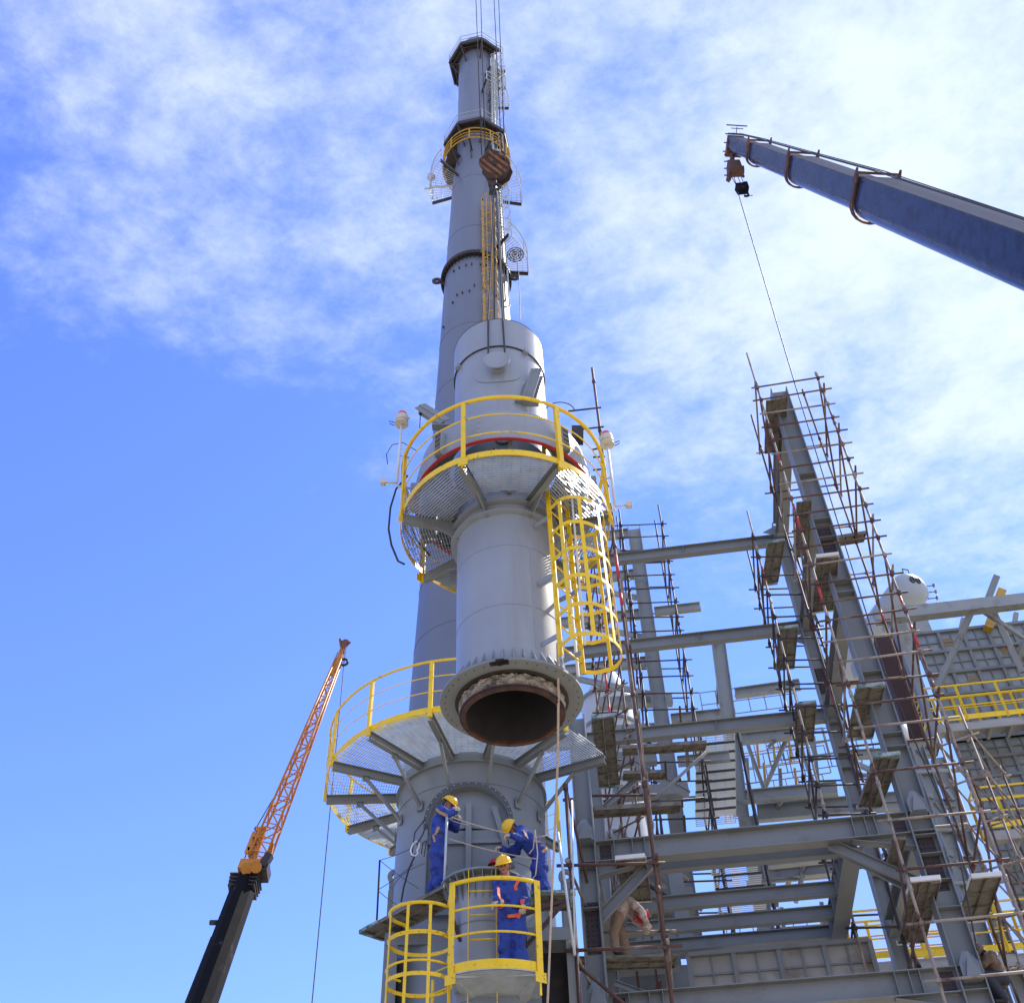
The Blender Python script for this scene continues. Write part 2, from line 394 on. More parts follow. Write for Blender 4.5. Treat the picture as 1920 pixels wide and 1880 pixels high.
z = zc_(205); octa_r = rad_at(z)
# yellow railed ring platform
m = MB(); z = zc_(318); r_ = rad_at(z)+.75
for hh, q in ((0, .05), (.45, .03), (.8, .03), (1.25, .045)): m.path(arc(CC, r_, 0, 2*math.pi, 40, z+hh)[:-1], q, 5, closed=True)
for k in range(10): m.bar(CC+pol(R(36*k+8), r_, z), CC+pol(R(36*k+8), r_, z+1.25), .08, .05)
m.build('yellow_railing', M['yellow_old'], chim)
m = MB()
for k in range(10): m = MB(); m.bar(CC+pol(R(36*k+8), rad_at(z)-.05, z-.1), CC+pol(R(36*k+8), r_, z-.05), .1, .14); m.bar(CC+pol(R(36*k+8), r_-.1, z-.1), CC+pol(R(36*k+8), rad_at(z-1.3), z-1.3), .05, .05); m.build('bracket', M['dark'], chim)
for k in (4, 5, 0, 9): m = MB(); m.prism([CC+pol(R(36*k+8), rad_at(z), z-.03), CC+pol(R(36*k+8), r_, z-.03), CC+pol(R(36*k+44), r_, z-.03), CC+pol(R(36*k+44), rad_at(z), z-.03)], (0, 0, .03)); m.build('floor_plate', M['dark'], chim)
# large light cage platforms beside the shaft
def cage_platform(z, a0, a1, ext, h=1.3, n=16, floor=True):
    f = MB(); r0 = rad_at(z); r1 = r0+ext
    for k in range(n+1):
        a = a0+(a1-a0)*k/n
        f.tube(CC+pol(a, r0, z), CC+pol(a, r1, z), .018, 4)
    for q in (1, .75, .5): f.path(arc(CC, r0+ext*q, a0, a1, 16, z), .03 if q == 1 else .015, 4)
    f.path(arc(CC, r1, a0, a1, 16, z+h), .035, 5); f.path(arc(CC, r1, a0, a1, 16, z+h*.5), .02, 4)
    for a in (a0, a1, (a0+a1)/2): f.tube(CC+pol(a, r1, z), CC+pol(a, r1, z+h), .04, 5)
    f.build('side_platform', M['galv'], chim)
    for a in (a0, a1): f = MB(); f.channel(CC+pol(a, r0-.05, z-.12), CC+pol(a, r1, z-.12), .22, .1, .02); f.build('platform_beam', M['dark'], chim)
cage_platform(zc_(355), R(165), R(225), 1.35)
cage_platform(zc_(372), R(-60), R(10), 1.2)
cage_platform(zc_(508), R(-50), R(5), 1.15)
cage_platform(zc_(205), R(-70), R(0), .85)
cage_platform(zc_(172), R(-60), R(-5), .7)
# fan-like round fitting on the flange platform
m = MB(); fc = CC+pol(R(-22), rad_at(zc_(508))+.65, zc_(508)+.1)
for q in (.42, .3, .18): m.path(arc(fc, q, 0, 2*math.pi, 20)[:-1], .035, 5, closed=True)
for k in range(10): m.tube(fc, fc+pol(R(36*k), .42), .02, 4)
m.build('round_fitting', M['dark'], chim)
# ladders with cages up the shaft
def cladder(a, z0, z1, mt, name):
    f = MB(); e = pol(a); s_ = pol(a+math.pi/2); n = int((z1-z0)/.32)
    def q(z, out, sd_): return CC+e*(rad_at(z)+out)+s_*sd_+V3((0, 0, z))
    for sg in (-.24, .24): f.path([q(z0+(z1-z0)*i/12, .2, sg) for i in range(13)], .045, 5)
    for i in range(n): zz = z0+(z1-z0)*i/n; f.tube(q(zz, .2, -.24), q(zz, .2, .24), .018, 4)
    nh = int((z1-z0)/1.1); hp = []
    for i in range(nh+1):
        zz = z0+(z1-z0)*i/nh
        pts = [q(zz, .2+.62*math.sin(math.pi*t/10), -.36*math.cos(math.pi*t/10)*1.1) for t in range(11)]
        hp.append(pts); f.path(pts, .026, 5)
    for t in (1, 3, 5, 7, 9): f.path([h[t] for h in hp], .02, 4)
    f.build(name, mt, chim)
cladder(R(-68), zc_(600), zc_(430), M['yellow_old'], 'caged_ladder')
cladder(R(-68), zc_(900), zc_(612), M['yellow_old'], 'caged_ladder')
cladder(R(-38), zc_(480), zc_(290), M['galv'], 'upper_caged_ladder')
cladder(R(-30), zc_(240), zc_(120), M['galv'], 'top_caged_ladder')
for a_, r_t in ((-44, .06), (-36, .035), (-52, .03), (-25, .05)):
    m = MB(); zs_ = [zc_(600)+(zc_(130)-zc_(600))*i/24 for i in range(25)]
    m.path([CC+pol(R(a_), rad_at(z)+.16, z) for z in zs_], r_t, 6)
    for z in zs_[::3]: m.bar(CC+pol(R(a_), rad_at(z)-.02, z), CC+pol(R(a_), rad_at(z)+.2, z), .06, .06)
    m.build('riser_pipe', M['galv'] if r_t > .04 else M['dark'], chim)
# warning lamp on left bracket
m = MB(); lp = P(807, 352, CY0-.3); m.tube(lp, lp+V3((0, 0, 1.1)), .05, 6); m.sphere(lp+V3((0, 0, 1.3)), .26); m.bar(lp, CC+pol(R(195), rad_at(lp.z), lp.z), .1, .1); m.tube(lp+V3((-.35, 0, -.1)), lp+V3((.1, 0, -.1)), .06, 6)
m.build('warning_lamp', M['galv'], chim)

# ------------------------------------------------------------------ the hoisted column (lowered by crane)
HY = 8.8
b0 = P(960, 1318, HY); t0 = P(932, 625, HY)
ax = (t0-b0); LEN = ax.length; ax.normalize()
q_ = V3((0, 0, 1)).rotation_difference(V3((ax.x*.9, 0, ax.z)).normalized())
lift = thing('hoisted_column', b0, 'grey flanged steel column with yellow railed platform hanging from the crane ropes', 'steel column', local=True, rot=q_.to_euler())
O = V3((0, 0, 0))
def hz(py):   # local height seen at image row py on the column axis
    t_ = (py-1318)/(625-1318); px = 960+(932-960)*t_
    return P(px, py, HY).z-b0.z
PR = .565; RO = 1.22; DR = .605
def hzn(py, r, px=935): return P(px, py, HY-r).z-b0.z   # height of the near side of a ring
zp = hzn(850, RO)      # platform level
m = MB(); m.lathe(O, [(PR, .02), (PR, zp+.5)], 96); m.build('pipe', M['grey'], lift)
for z_ in (hz(1085), hz(1195)): m = MB(); m.ringbar(O, PR-.01, PR+.004, z_-.008, z_+.008, 96); m.build('pipe_seam', M['grey'], lift)
m = MB(); m.bar(pol(R(-62), PR, .3), pol(R(-62), PR, hz(1085)), .016, .008, up=pol(R(-62))); m.build('long_weld', M['grey'], lift)
m = MB(); m.ringbar(O, PR-.03, .725, 0.0, .03, 96); m.build('bottom_flange', M['steel'], lift)
m = MB()
for k in range(36):
    a = 2*math.pi*(k+.3)/36; e = pol(a); t = pol(a+math.pi/2)*.006
    m.prism([e*(PR-.003)+V3((0, 0, .036))-t, e*.68+V3((0, 0, .036))-t, e*.68+V3((0, 0, .045))-t, e*(PR-.003)+V3((0, 0, .27))-t], t*2)
m.build('gusset_plate', M['grey'], lift)
m = MB()
for k in range(40): a = 2*math.pi*(k+.5)/40; m.tube(pol(a, .675, -.003), pol(a, .675, .002), .008, 8)
m.build('bolt_hole', M['dark'], lift)
# soot mark on the flange edge, sheet remnants
m = MB()
for k in range(9): a = R(-97+random.uniform(-6, 7)); m.box(pol(a, .70+random.uniform(-.03, .03), random.choice((-.006, .04))), pol(a)*.03, pol(a+1.57)*random.uniform(.02, .06), V3((0, 0, .003)))
m.build('scorched_patch', M['dark'], lift)
# inner pipe wrapped in foil, rusty lip
IR = .505
m = MB(); n = 150; rows = 9; vs = []; fs = []
for i in range(n):
    a = 2*math.pi*i/n
    for j in range(rows):
        zz = -.02-.13*j/(rows-1); rr = IR+.026+.006*math.sin(a*23+j*1.3)+random.uniform(-.006, .006)-(.012 if j > 4 else 0)
        vs.append(pol(a, rr, zz+random.uniform(-.008, .008)))
for i in range(n):
    for j in range(rows-1): fs.append((i*rows+j, ((i+1) % n)*rows+j, ((i+1) % n)*rows+j+1, i*rows+j+1))
m.add(vs, fs, False); m.build('crumpled_foil_wrap', M['foil'], lift)
m = MB(); m.ringbar(O, IR-.035, IR+.026, -.155, -.140, 96); m.ringbar(O, IR-.035, IR+.012, -.178, -.156, 96); m.build('rusty_lip', M['rust'], lift)
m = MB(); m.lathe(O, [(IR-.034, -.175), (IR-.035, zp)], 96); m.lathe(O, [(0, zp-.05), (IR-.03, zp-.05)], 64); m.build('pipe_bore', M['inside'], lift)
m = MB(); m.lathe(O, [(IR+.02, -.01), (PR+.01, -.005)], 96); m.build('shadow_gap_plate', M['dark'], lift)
# collar just under the platform
m = MB(); zcz = zp-.02
m.ringbar(O, PR-.01, PR+.075, zcz-.10, zcz-.085, 96); m.lathe(O, [(PR+.035, zcz-.35), (PR+.04, zcz-.10)], 96) if False else None
m.ringbar(O, PR-.01, PR+.07, zcz-.25, zcz-.235, 96); m.build('collar_ring', M['grey'], lift)
# platform
RH = hzn(747, RO)-zp
beams = [-111+51.4*k for k in range(7)]   # degrees; -90 faces the camera
for a in beams:
    a = R(a); m = MB(); m.channel(pol(a, PR-.01, zp-.08), pol(a, RO, zp-.08), .12, .06, .01)
    m.prism([pol(a, PR, zp-.14), pol(a, PR+.28, zp-.14), pol(a, PR, zp-.30)], pol(a+1.57)*.012); m.build('radial_beam', M['steel'], lift)
for i, a in enumerate(beams):
    m = MB(); grating(m, O, R(a+25.7), R(25.0), PR+.08, RO-.012, zp, pitch=.034, cross=.105, t=.006, h=.028); m.build('grating_panel', M['galv'], lift)
m = MB(); m.lathe(O, [(RO, zp-.03), (RO+.008, zp-.03), (RO+.008, zp+.055), (RO, zp+.055)], 96, closed_prof=True); m.build('toe_board', M['yellow'], lift)
m = MB()
m.path(arc(O, RO+.02, 0, 2*math.pi, 96, zp+RH)[:-1], .024, 8, closed=True); m.build('top_rail', M['yellow'], lift)
for hh in (RH*.36, RH*.69):
    m = MB(); m.path(arc(O, RO+.012, 0, 2*math.pi, 96, zp+hh)[:-1], .009, 6, closed=True); m.build('middle_rail', M['yellow'], lift)
for a in beams:
    a = R(a+1); m = MB(); e = pol(a); t = pol(a+1.57)
    m.box(e*(RO+.035)+V3((0, 0, zp+RH*.5-.07)), e*.004, t*.027, V3((0, 0, RH*.5+.07))); m.box(e*(RO+.012)-t*.024+V3((0, 0, zp+RH*.5-.07)), e*.024, t*.004, V3((0, 0, RH*.5+.07)))
    m.box(e*(RO+.045)+V3((0, 0, zp-.08)), e*.004, t*.055, V3((0, 0, .05))); m.build('rail_post', M['yellow'], lift)
# wind shield above platform
zs0 = hzn(820, 1.08); zs1 = hzn(768, 1.03)
m = MB(); m.lathe(O, [(1.07, zs0), (1.075, zs0+.22), (1.02, zs1), (.66, zs1+.02)], 96); m.lathe(O, [(1.06, zs0), (1.06, zs0+.22), (1.01, zs1-.01), (.66, zs1+.01)], 96); m.build('wind_shield', M['grey'], lift)
m = MB(); m.ringbar(O, 1.045, 1.085, zs0-.015, zs0, 96); m.build('shield_rim', M['red'], lift)
m = MB()
for a in (-131, -49, 0, 180): 
    a = R(a); e = pol(a); t = pol(a+1.57)
    for sg in (-1, 1): m.box(e*1.10+t*.05*sg+V3((0, 0, zs0+.2)), e*.035, t*.004, V3((0, 0, .2)))
    for k in range(5): m.box(e*1.10+V3((0, 0, zs0+.04+.08*k)), e*.04, t*.05, V3((0, 0, .004)))
m.build('bolted_joint', M['grey'], lift)
m = MB()
for k in range(5): m.tube(pol(R(-104), 1.07, zs0+.06+.09*k), pol(R(-104), 1.085, zs0+.06+.09*k), .009, 6)
m.build('rivet_line', M['galv'], lift)
# burner rings and pipes between shield and platform
m = MB()
for a in (-96, -20, 60, 150, 215):
    c = pol(R(a), .80, zp+.30)
    m.path(arc(c, .14, 0, 2*math.pi, 20)[:-1], .012, 6, closed=True); m.tube(c, c+V3((0, 0, .25)), .02, 6); m.tube(c-pol(0, .13), c+pol(0, .13), .008, 5); m.tube(c-pol(1.57, .13), c+pol(1.57, .13), .008, 5); m.tube(c, pol(R(a), PR, c.z+.1), .018, 6)
m.build('pilot_burner', M['dark'], lift)
m = MB()
for a in (-84, 0, 90, 180): 
    a = R(a); m.bar(pol(a, PR+.02, zp+.03), pol(a, .98, zp+.62), .05, .05)
m.build('shield_strut', M['steel'], lift)
m = MB()
for a in (-18, 8, 195, 170): 
    a = R(a); m.box(pol(a, .93, zp+.33), pol(a)*.09, pol(a+1.57)*.12, V3((0, 0, .22)))
m.build('junction_box', M['steel'], lift)
# cap drum
zd1 = hzn(600, DR)
zseam = hzn(650, DR)
m = MB(); m.lathe(O, [(DR, zs1-.02), (DR, zseam), (DR+.015, zseam+.005), (DR+.015, zd1), (DR, zd1), (DR-.01, zd1-.3)], 96); m.build('cap_drum', M['grey'], lift)
m = MB(); m.ringbar(O, DR-.005, DR+.019, zseam-.006, zseam+.006, 96); m.ringbar(O, DR-.02, DR+.018, zd1, zd1+.008, 96); m.build('drum_seam', M['dark'], lift)
# lifting trunnion
ta = R(-92); tzz = hzn(672, DR+.16); tc_ = pol(ta, DR, tzz)
m = MB(); m.lathe(tc_, [(0, .15), (.17, .15), (.17, .125), (.12, .12), (.12, -.03)], 36, axis=pol(ta)); m.build('trunnion', M['grey'], lift)
m = MB(); m.lathe(tc_, [(.112, .012), (.285, .012), (.285, -.12)], 48, axis=pol(ta)) 
# the pad follows the drum: re-project on the cylinder
for i, q in enumerate(m.v):
    e = V3((q.x, q.y, 0)); r_e = e.length
    m.v[i] = V3((q.x/r_e*(DR+.008), q.y/r_e*(DR+.008), q.z)) if (q-tc_).length < .32 else q
m.build('trunnion_pad', M['grey'], lift)
tb_ = pol(ta+math.pi, DR, tzz); m = MB(); m.lathe(tb_, [(0, .16), (.155, .16), (.155, .135), (.11, .13), (.11, -.03)], 24, axis=pol(ta+math.pi)); m.build('trunnion', M['grey'], lift)
m = MB()
for a in (-150, -55): a = R(a); m.box(pol(a, DR+.03, zseam-.02), pol(a)*.03, pol(a+1.57)*.035, V3((0, 0, .03)))
m.build('stop_block', M['grey'], lift)
# inclined bracket arms
def arm(px0, py0, px1, py1, ya, yb, name='bracket_arm'):
    q0, q1 = P(px0, py0, ya)-b0, P(px1, py1, yb)-b0
    m = MB(); m.channel(q0, q1, .13, .10, .01, hd=(0, -1, .5)); m.bar(q0+V3((0, -.05, 0)), q1+V3((0, -.05, 0)), .12, .01, up=(0, 1, 0))
    m.prism([q0+V3((-.12, 0, -.02)), q0+V3((.12, 0, -.02)), q0.lerp(q1, .25)], (0, .02, 0)); m.bar(q0+V3((-.14, 0, -.03)), q0+V3((.16, 0, -.05)), .1, .02)
    m.build(name, M['steel'], lift)
arm(993, 752, 1012, 698, HY-.57, HY-.52)
arm(838, 796, 792, 766, HY-.55, HY-.45)
m = MB(); q0 = P(795, 770, HY-.45)-b0; m.tube(q0, q0-V3((0, 0, .35)), .006, 5); m.sphere(q0-V3((0, 0, .05)), .02); m.build('hanging_pin', M['dark'], lift)
m = MB()
for i in range(1):
    c = P(1050, 770, HY)-b0; m.path([c+V3((.19*math.cos(t), 0, .19*math.sin(t)))+V3((.05, 0, -.02)) for t in [math.pi*k/14 for k in range(15)]], .007, 5)
m.build('conduit_loop', M['dark'], lift)
# hanging cable loops left and right of platform
m = MB()
m.path([P(x, y, HY)-b0 for x, y in ((770, 890), (748, 915), (737, 950), (733, 990), (738, 1020), (750, 1050), (762, 1056))], .013, 6)
m.path([P(x, y, HY)-b0 for x, y in ((1150, 945), (1156, 980), (1152, 1020), (1145, 1050))], .01, 6)
m.path([P(x, y, HY+.2)-b0 for x, y in ((733, 868), (731, 850), (742, 832), (762, 828), (775, 836), (788, 844))], .006, 5)
m.path([P(x, y, HY+.3)-b0 for x, y in ((770, 965), (785, 1010), (810, 1040))], .012, 6)
m.build('cable_loop', M['dark'], lift)
# wire screen tied inside the far left rail
m = MB(); c0, c1 = R(150), R(186)
for k in range(19): a = c0+(c1-c0)*k/18; m.tube(pol(a, RO-.01, zp+.1), pol(a, RO-.01, zp+RH), .003, 4)
for k in range(16): m.path(arc(O, RO-.01, c0, c1, 12, zp+.1+(RH-.1)*k/15), .003, 4)
m.build('wire_screen', M['dark'], lift)
# caged ladder hanging on the right of the pipe
la = math.atan2(-.60, .80); e = pol(la); t = pol(la+math.pi/2); LW = .19
zl0 = hzn(1250, .46); zl1 = zp+.1; zhp = hzn(932, .95)
def lq(out, sd_, z): return e*out+t*sd_+V3((0, 0, z))
for sg in (-1, 1):
    m = MB(); m.bar(lq(.76, LW*sg, zl0), lq(.76, LW*sg, zl1+.9), .012, .055, up=e); m.build('ladder_rail', M['yellow'], lift)
m = MB()
k = zl0+.12
while k < zl1+.8: m.tube(lq(.76, -LW, k), lq(.76, LW, k), .010, 6); k += .27
m.build('ladder_rungs', M['yellow'], lift)
hoops = []; NH = 6
for i in range(NH):
    z = zl0+.02+(zhp-.02-zl0)*i/(NH-1)
    pts = [lq(.76, -LW-.01, z+.0), lq(.84, -LW-.10, z)]+[lq(1.0+.27*math.sin(math.pi*k/12), -.34*math.cos(math.pi*k/12), z) for k in range(13)]+[lq(.84, LW+.10, z), lq(.76, LW+.01, z)]
    hoops.append(pts); m = MB()
    for p_, q2 in zip(pts, pts[1:]): m.bar(p_, q2, .008, .045)
    m.build('cage_hoop', M['yellow'], lift)
for k in (2, 5, 8, 11, 14):
    m = MB(); m.bar(hoops[0][k]-V3((0, 0, .02)), hoops[-1][k]+V3((0, 0, .02)), .04, .008, up=(hoops[0][k]-lq(.95, 0, hoops[0][k].z))); m.build('cage_bar', M['yellow'], lift)
m = MB()
for z in (zl0+.25, zl0+1.05, zl1-.5):
    for sg in (-1, 1): m.bar(lq(PR-.02, LW*sg*.95, z), lq(.76, LW*sg, z), .012, .06)
m.build('ladder_bracket', M['grey'], lift)
# white tubes drawn in for the sunlit strip crossed by rung shadows
m = MB(); m.path([lq(PR+.05, LW+.13, zl0+.1), lq(PR+.05, LW+.13, zl1)], .018, 6); m.path([lq(.90, .05, zl0+.2), lq(.93, .05, zl1+.2)], .012, 6); m.build('lit_strip_tube', M['white'], lift)
# ------------------------------------------------------------------ beacons fixed to the platform rail
def beacon(px, py, pyb, Yb, label, side):
    top = P(px, py, Yb); base = V3((top.x, top.y, P(px, pyb, Yb).z))
    b = thing('beacon_light', base, label, 'warning light', 'warning lights on the hoisted platform rail')
    m = MB(); m.tube(base, top-V3((0, 0, .12)), .017, 8); m.build('pole', M['white'], b)
    m = MB(); m.lathe(top-V3((0, 0, .12)), [(0, 0), (.088, 0), (.088, .012), (.062, .02), (.062, .05), (.082, .06), (.082, .14), (.07, .15)], 24)
    m.sphere(top-V3((.08*side, 0, .0)), .02); m.build('lamp_body', M['cream'], b)
    m = MB(); m.lathe(top+V3((0, 0, .02)), [(.064, 0), (.066, .04), (.055, .075), (.03, .09), (0, .095)], 24); m.build('dome', M['beacon'], b)
    m = MB(); c = top+V3((.07*side, 0, -.09)); m.path([c, c+V3((.05*side, 0, .02)), c+V3((.09*side, 0, .04)), c+V3((.08*side, 0, -.01)), c+V3((.02*side, 0, -.05))], .006, 5); m.build('cable', M['dark'], b)
    m = MB(); j = base+V3((.16*side, 0, .02)); m.box(j, (.035, 0, 0), (0, .03, 0), (0, 0, .035)); m.tube(j, base, .013, 6); m.tube(j+V3((0, 0, -.06)), j+V3((0, 0, .06)), .012, 6); m.tube(base-V3((.0, 0, .05)), base+V3((-.16*side, .05, -.05)), .015, 6); m.tube(base+V3((0, 0, .5)), base+V3((-.12*side, .05, .5)), .012, 6); m.build('bracket', M['cream'], b)
    return b
beacon(754, 784, 905, HY-.25, 'cream warning light with red dome on a pole at the left edge of the platform', -1)
beacon(1137, 822, 950, HY-.25, 'cream warning light with red dome on a pole at the right edge of the platform', 1)

# ------------------------------------------------------------------ hook block and ropes of the main crane
hb = P(928, 318, HY)
hk = thing('hook_block', hb, 'rusty brown crane hook block with slanted stripes above the hoisted column', 'hook block')
cR, cU = V3((1, 0, 0)), V3((0, 0, 1))
tl = R(-9)
hn = V3((-.12, -.72, -.62)).normalized(); hx = V3((1, 0, -.22)); hx = (hx-hn*hx.dot(hn)).normalized(); hu = -hx.cross(hn)
if hu.z < 0: hu = -hu
hn = hx.cross(hu)  # hn points away/towards
if hn.y > 0: hn = -hn
S = .30
poly = [(-.62, .62), (-.30, .98), (.55, .80), (.98, .20), (.86, -.35), (.30, -.80), (-.18, -.80), (-.86, -.05), (-.9, .3)]
for sg in (1, -1):
    m = MB(); m.prism([hb+hx*x*S+hu*y*S+hn*(.17*sg) for x, y in poly], hn*.025*sg); m.build('side_plate', M['primer'], hk)
m = MB()
for k in range(6):
    o = -.95+.36*k
    # diagonal stripes clipped to the plate
    pts = []
    def inside(x, y):
        c_ = False; n = len(poly)
        for i in range(n):
            (x0, y0), (x1, y1) = poly[i], poly[(i+1) % n]
            if (y0 > y) != (y1 > y) and x < (x1-x0)*(y-y0)/(y1-y0)+x0: c_ = not c_
        return c_
    run = []
    for i in range(-60, 61):
        x = i/50; yc = -.62*x+o
        if inside(x, yc) and inside(x, yc+.16): run.append((x, yc))
    if len(run) > 2:
        (x0, y0), (x1, y1) = run[0], run[-1]
        m.prism([hb+hx*a*S+hu*b_*S+hn*.196 for a, b_ in ((x0, y0), (x1, y1), (x1, y1+.17), (x0, y0+.17))], hn*.003)
m.build('warning_stripe', M['hookstripe'], hk)
for x, y in ((.05, .15), (-.45, .55), (.5, .5), (.15, -.45)):
    m = MB(); m.tube(hb+hx*x*S+hu*y*S+hn*.2, hb+hx*x*S+hu*y*S+hn*.225, .045 if x == .05 else .028, 12); m.build('bolt_head', M['dark'], hk)
m = MB()
for k in range(4): o = -.12+.08*k; m.lathe(hb+hn*o+hu*.05, [(.05, -.03), (.21, -.03), (.235, 0), (.21, .03), (.05, .03)], 28, axis=hn, closed_prof=True)
m.build('sheave', M['dark'], hk)
m = MB(); m.box(hb-hu*.30, hx*.06, hn*.16, hu*.04); m.tube(hb-hu*.28, hb-hu*.46, .05, 10)
hkpts = [hb+cR*x+cU*z for x, z in ((0, -.42), (.0, -.52), (.06, -.58), (.09, -.66), (.04, -.73), (-.03, -.74), (-.08, -.69))]
m.path(hkpts, .028, 8); m.box(hb+V3((-.03, 0, -.56)), (.03, 0, .03), (0, .035, 0), (.01, 0, -.06)); m.build('hook', M['dark'], hk)
m = MB()
for x0, x1 in ((893, 903), (903, 910)): m.tube(P(x1, 290, HY-.1), P(x0-6, -150, HY-.15), .0095, 6)
for x0, x1 in ((925, 941), (935, 947)): m.tube(P(x1, 300, HY+.1), P(x0-6, -150, HY+.12), .0095, 6)
tag(m.build('hoist_rope', M['rope']), 'four dark hoist ropes running up out of the frame from the hook block', 'wire rope')
# slings to the trunnion
m = MB(); hkb = hb+V3((0, 0, -.72)); tw = b0+q_@tc_
for dx in (-.11, .11): m.path([hkb+V3((0, 0, .02)), hkb+V3((dx*.2, -.05, -.25)), b0+q_@(pol(ta, DR+.035, zd1)+V3((dx*.9, 0, 0))), tw+pol(ta, .09)+V3((dx, 0, .02))], .013, 6)
m.path([tw+pol(ta, .09)+V3((.11*math.cos(k/10*math.pi), 0, -.115*math.sin(k/10*math.pi))) for k in range(11)], .013, 6)
tw2 = b0+q_@tb_
for dx in (-.11, .11): m.path([hkb+V3((0, .02, .02)), hkb+V3((dx*.3, .1, -.25)), b0+q_@(pol(ta+math.pi, DR+.035, zd1)+V3((dx*.9, 0, 0))), tw2+pol(ta+math.pi, .09)+V3((dx, 0, .0))], .013, 6)
tag(m.build('lifting_sling', M['rope']), 'brown wire sling looped from the hook over the trunnions of the hoisted column', 'sling')
m = MB(); m.path([P(968, 465, HY+.3), P(973, 520, HY+.3), P(976, 603, HY+.3)], .006, 5); tag(m.build('tag_line', M['rope']), 'thin dark line hanging beside the hook slings behind the column top', 'rope')
# ------------------------------------------------------------------ standing base vessel with big ring platform
BY = 18.5
bc = P(884, 1484, BY); BC = V3((bc.x, BY, 0)); BZ = bc.z      # platform level
BR, BO = 1.42, 2.86
base = thing('base_vessel', BC, 'big dark grey round vessel carrying the wide ring platform behind the workers', 'steel vessel')
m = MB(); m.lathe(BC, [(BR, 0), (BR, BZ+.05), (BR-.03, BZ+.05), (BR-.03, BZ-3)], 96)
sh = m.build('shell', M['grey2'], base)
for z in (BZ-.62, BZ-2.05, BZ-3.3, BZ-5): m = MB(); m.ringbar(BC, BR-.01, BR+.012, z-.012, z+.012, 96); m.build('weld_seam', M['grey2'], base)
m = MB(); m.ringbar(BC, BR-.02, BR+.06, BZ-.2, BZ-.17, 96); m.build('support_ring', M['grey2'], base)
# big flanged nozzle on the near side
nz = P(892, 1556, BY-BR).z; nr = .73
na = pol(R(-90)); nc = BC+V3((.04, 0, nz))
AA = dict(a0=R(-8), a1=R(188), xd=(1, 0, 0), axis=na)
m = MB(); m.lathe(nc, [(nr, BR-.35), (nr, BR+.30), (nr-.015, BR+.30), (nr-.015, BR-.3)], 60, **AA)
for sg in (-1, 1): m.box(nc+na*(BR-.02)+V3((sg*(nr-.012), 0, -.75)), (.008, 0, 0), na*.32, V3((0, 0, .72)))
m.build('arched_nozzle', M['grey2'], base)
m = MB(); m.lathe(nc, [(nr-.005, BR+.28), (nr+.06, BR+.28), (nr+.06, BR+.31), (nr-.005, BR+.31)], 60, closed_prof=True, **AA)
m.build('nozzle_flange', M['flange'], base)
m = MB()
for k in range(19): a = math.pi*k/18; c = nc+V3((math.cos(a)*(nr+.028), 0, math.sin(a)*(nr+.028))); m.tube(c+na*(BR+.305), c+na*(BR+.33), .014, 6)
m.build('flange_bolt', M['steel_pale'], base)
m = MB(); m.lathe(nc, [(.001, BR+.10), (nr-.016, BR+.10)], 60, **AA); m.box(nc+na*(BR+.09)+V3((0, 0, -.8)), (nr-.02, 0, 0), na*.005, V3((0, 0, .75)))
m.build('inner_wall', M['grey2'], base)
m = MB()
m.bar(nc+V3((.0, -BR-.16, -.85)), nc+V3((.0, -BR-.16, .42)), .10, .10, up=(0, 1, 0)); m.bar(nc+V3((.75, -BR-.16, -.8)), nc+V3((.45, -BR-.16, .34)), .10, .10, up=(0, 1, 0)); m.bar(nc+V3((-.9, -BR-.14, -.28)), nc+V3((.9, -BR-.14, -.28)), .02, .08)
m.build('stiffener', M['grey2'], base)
# ring platform
beams = [-90-12+360/14*k for k in range(14) if not -24 < -102+360/14*k < 50]
for a in beams:
    a = R(a); m = MB(); m.ibeam(BC+pol(a, BR, BZ-.1), BC+pol(a, BO-.01, BZ-.1), .16, .11, .014, .01); m.build('radial_beam', M['steel'], base)
for a in beams:
    a = R(a); m = MB(); m.bar(BC+pol(a, BR+.02, BZ-.92), BC+pol(a, BR+.78, BZ-.2), .055, .055, up=pol(a+1.57)); m.box(BC+pol(a, BR+.03, BZ-.92), pol(a)*.012, pol(a+1.57)*.07, V3((0, 0, .09))); m.box(BC+pol(a, BR+.76, BZ-.22), pol(a)*.07, pol(a+1.57)*.01, V3((0, 0, .06))); m.build('knee_strut', M['steel'], base)
for k, a in enumerate(beams):
    if -26 < a < 0: continue
    m = MB(); grating(m, BC, R(a+180/14), R(180/14-.7), BR+.02, BO-.02, BZ, pitch=.05, cross=.12, t=.006, h=.032); m.build('grating_panel', M['galv'], base)
m = MB(); m.lathe(BC, [(BO, BZ-.02), (BO+.008, BZ-.02), (BO+.008, BZ+.1), (BO, BZ+.1)], 80, a0=R(52), a1=R(308), closed_prof=True); m.build('toe_board', M['yellow'], base)
m = MB(); m.path(arc(BC, BO+.02, R(52), R(308), 80, BZ+1.1), .024, 6); m.build('top_rail', M['yellow'], base)
for hh in (.42, .75): m = MB(); m.path(arc(BC, BO+.02, R(52), R(308), 80, BZ+hh), .010, 5); m.build('middle_rail', M['yellow'], base)
for a in beams:
    if -40 < a < 0: continue
    a = R(a); m = MB(); m.bar(BC+pol(a, BO+.03, BZ-.12), BC+pol(a, BO+.03, BZ+1.1), .075, .05, up=pol(a)); m.build('rail_post', M['yellow'], base)

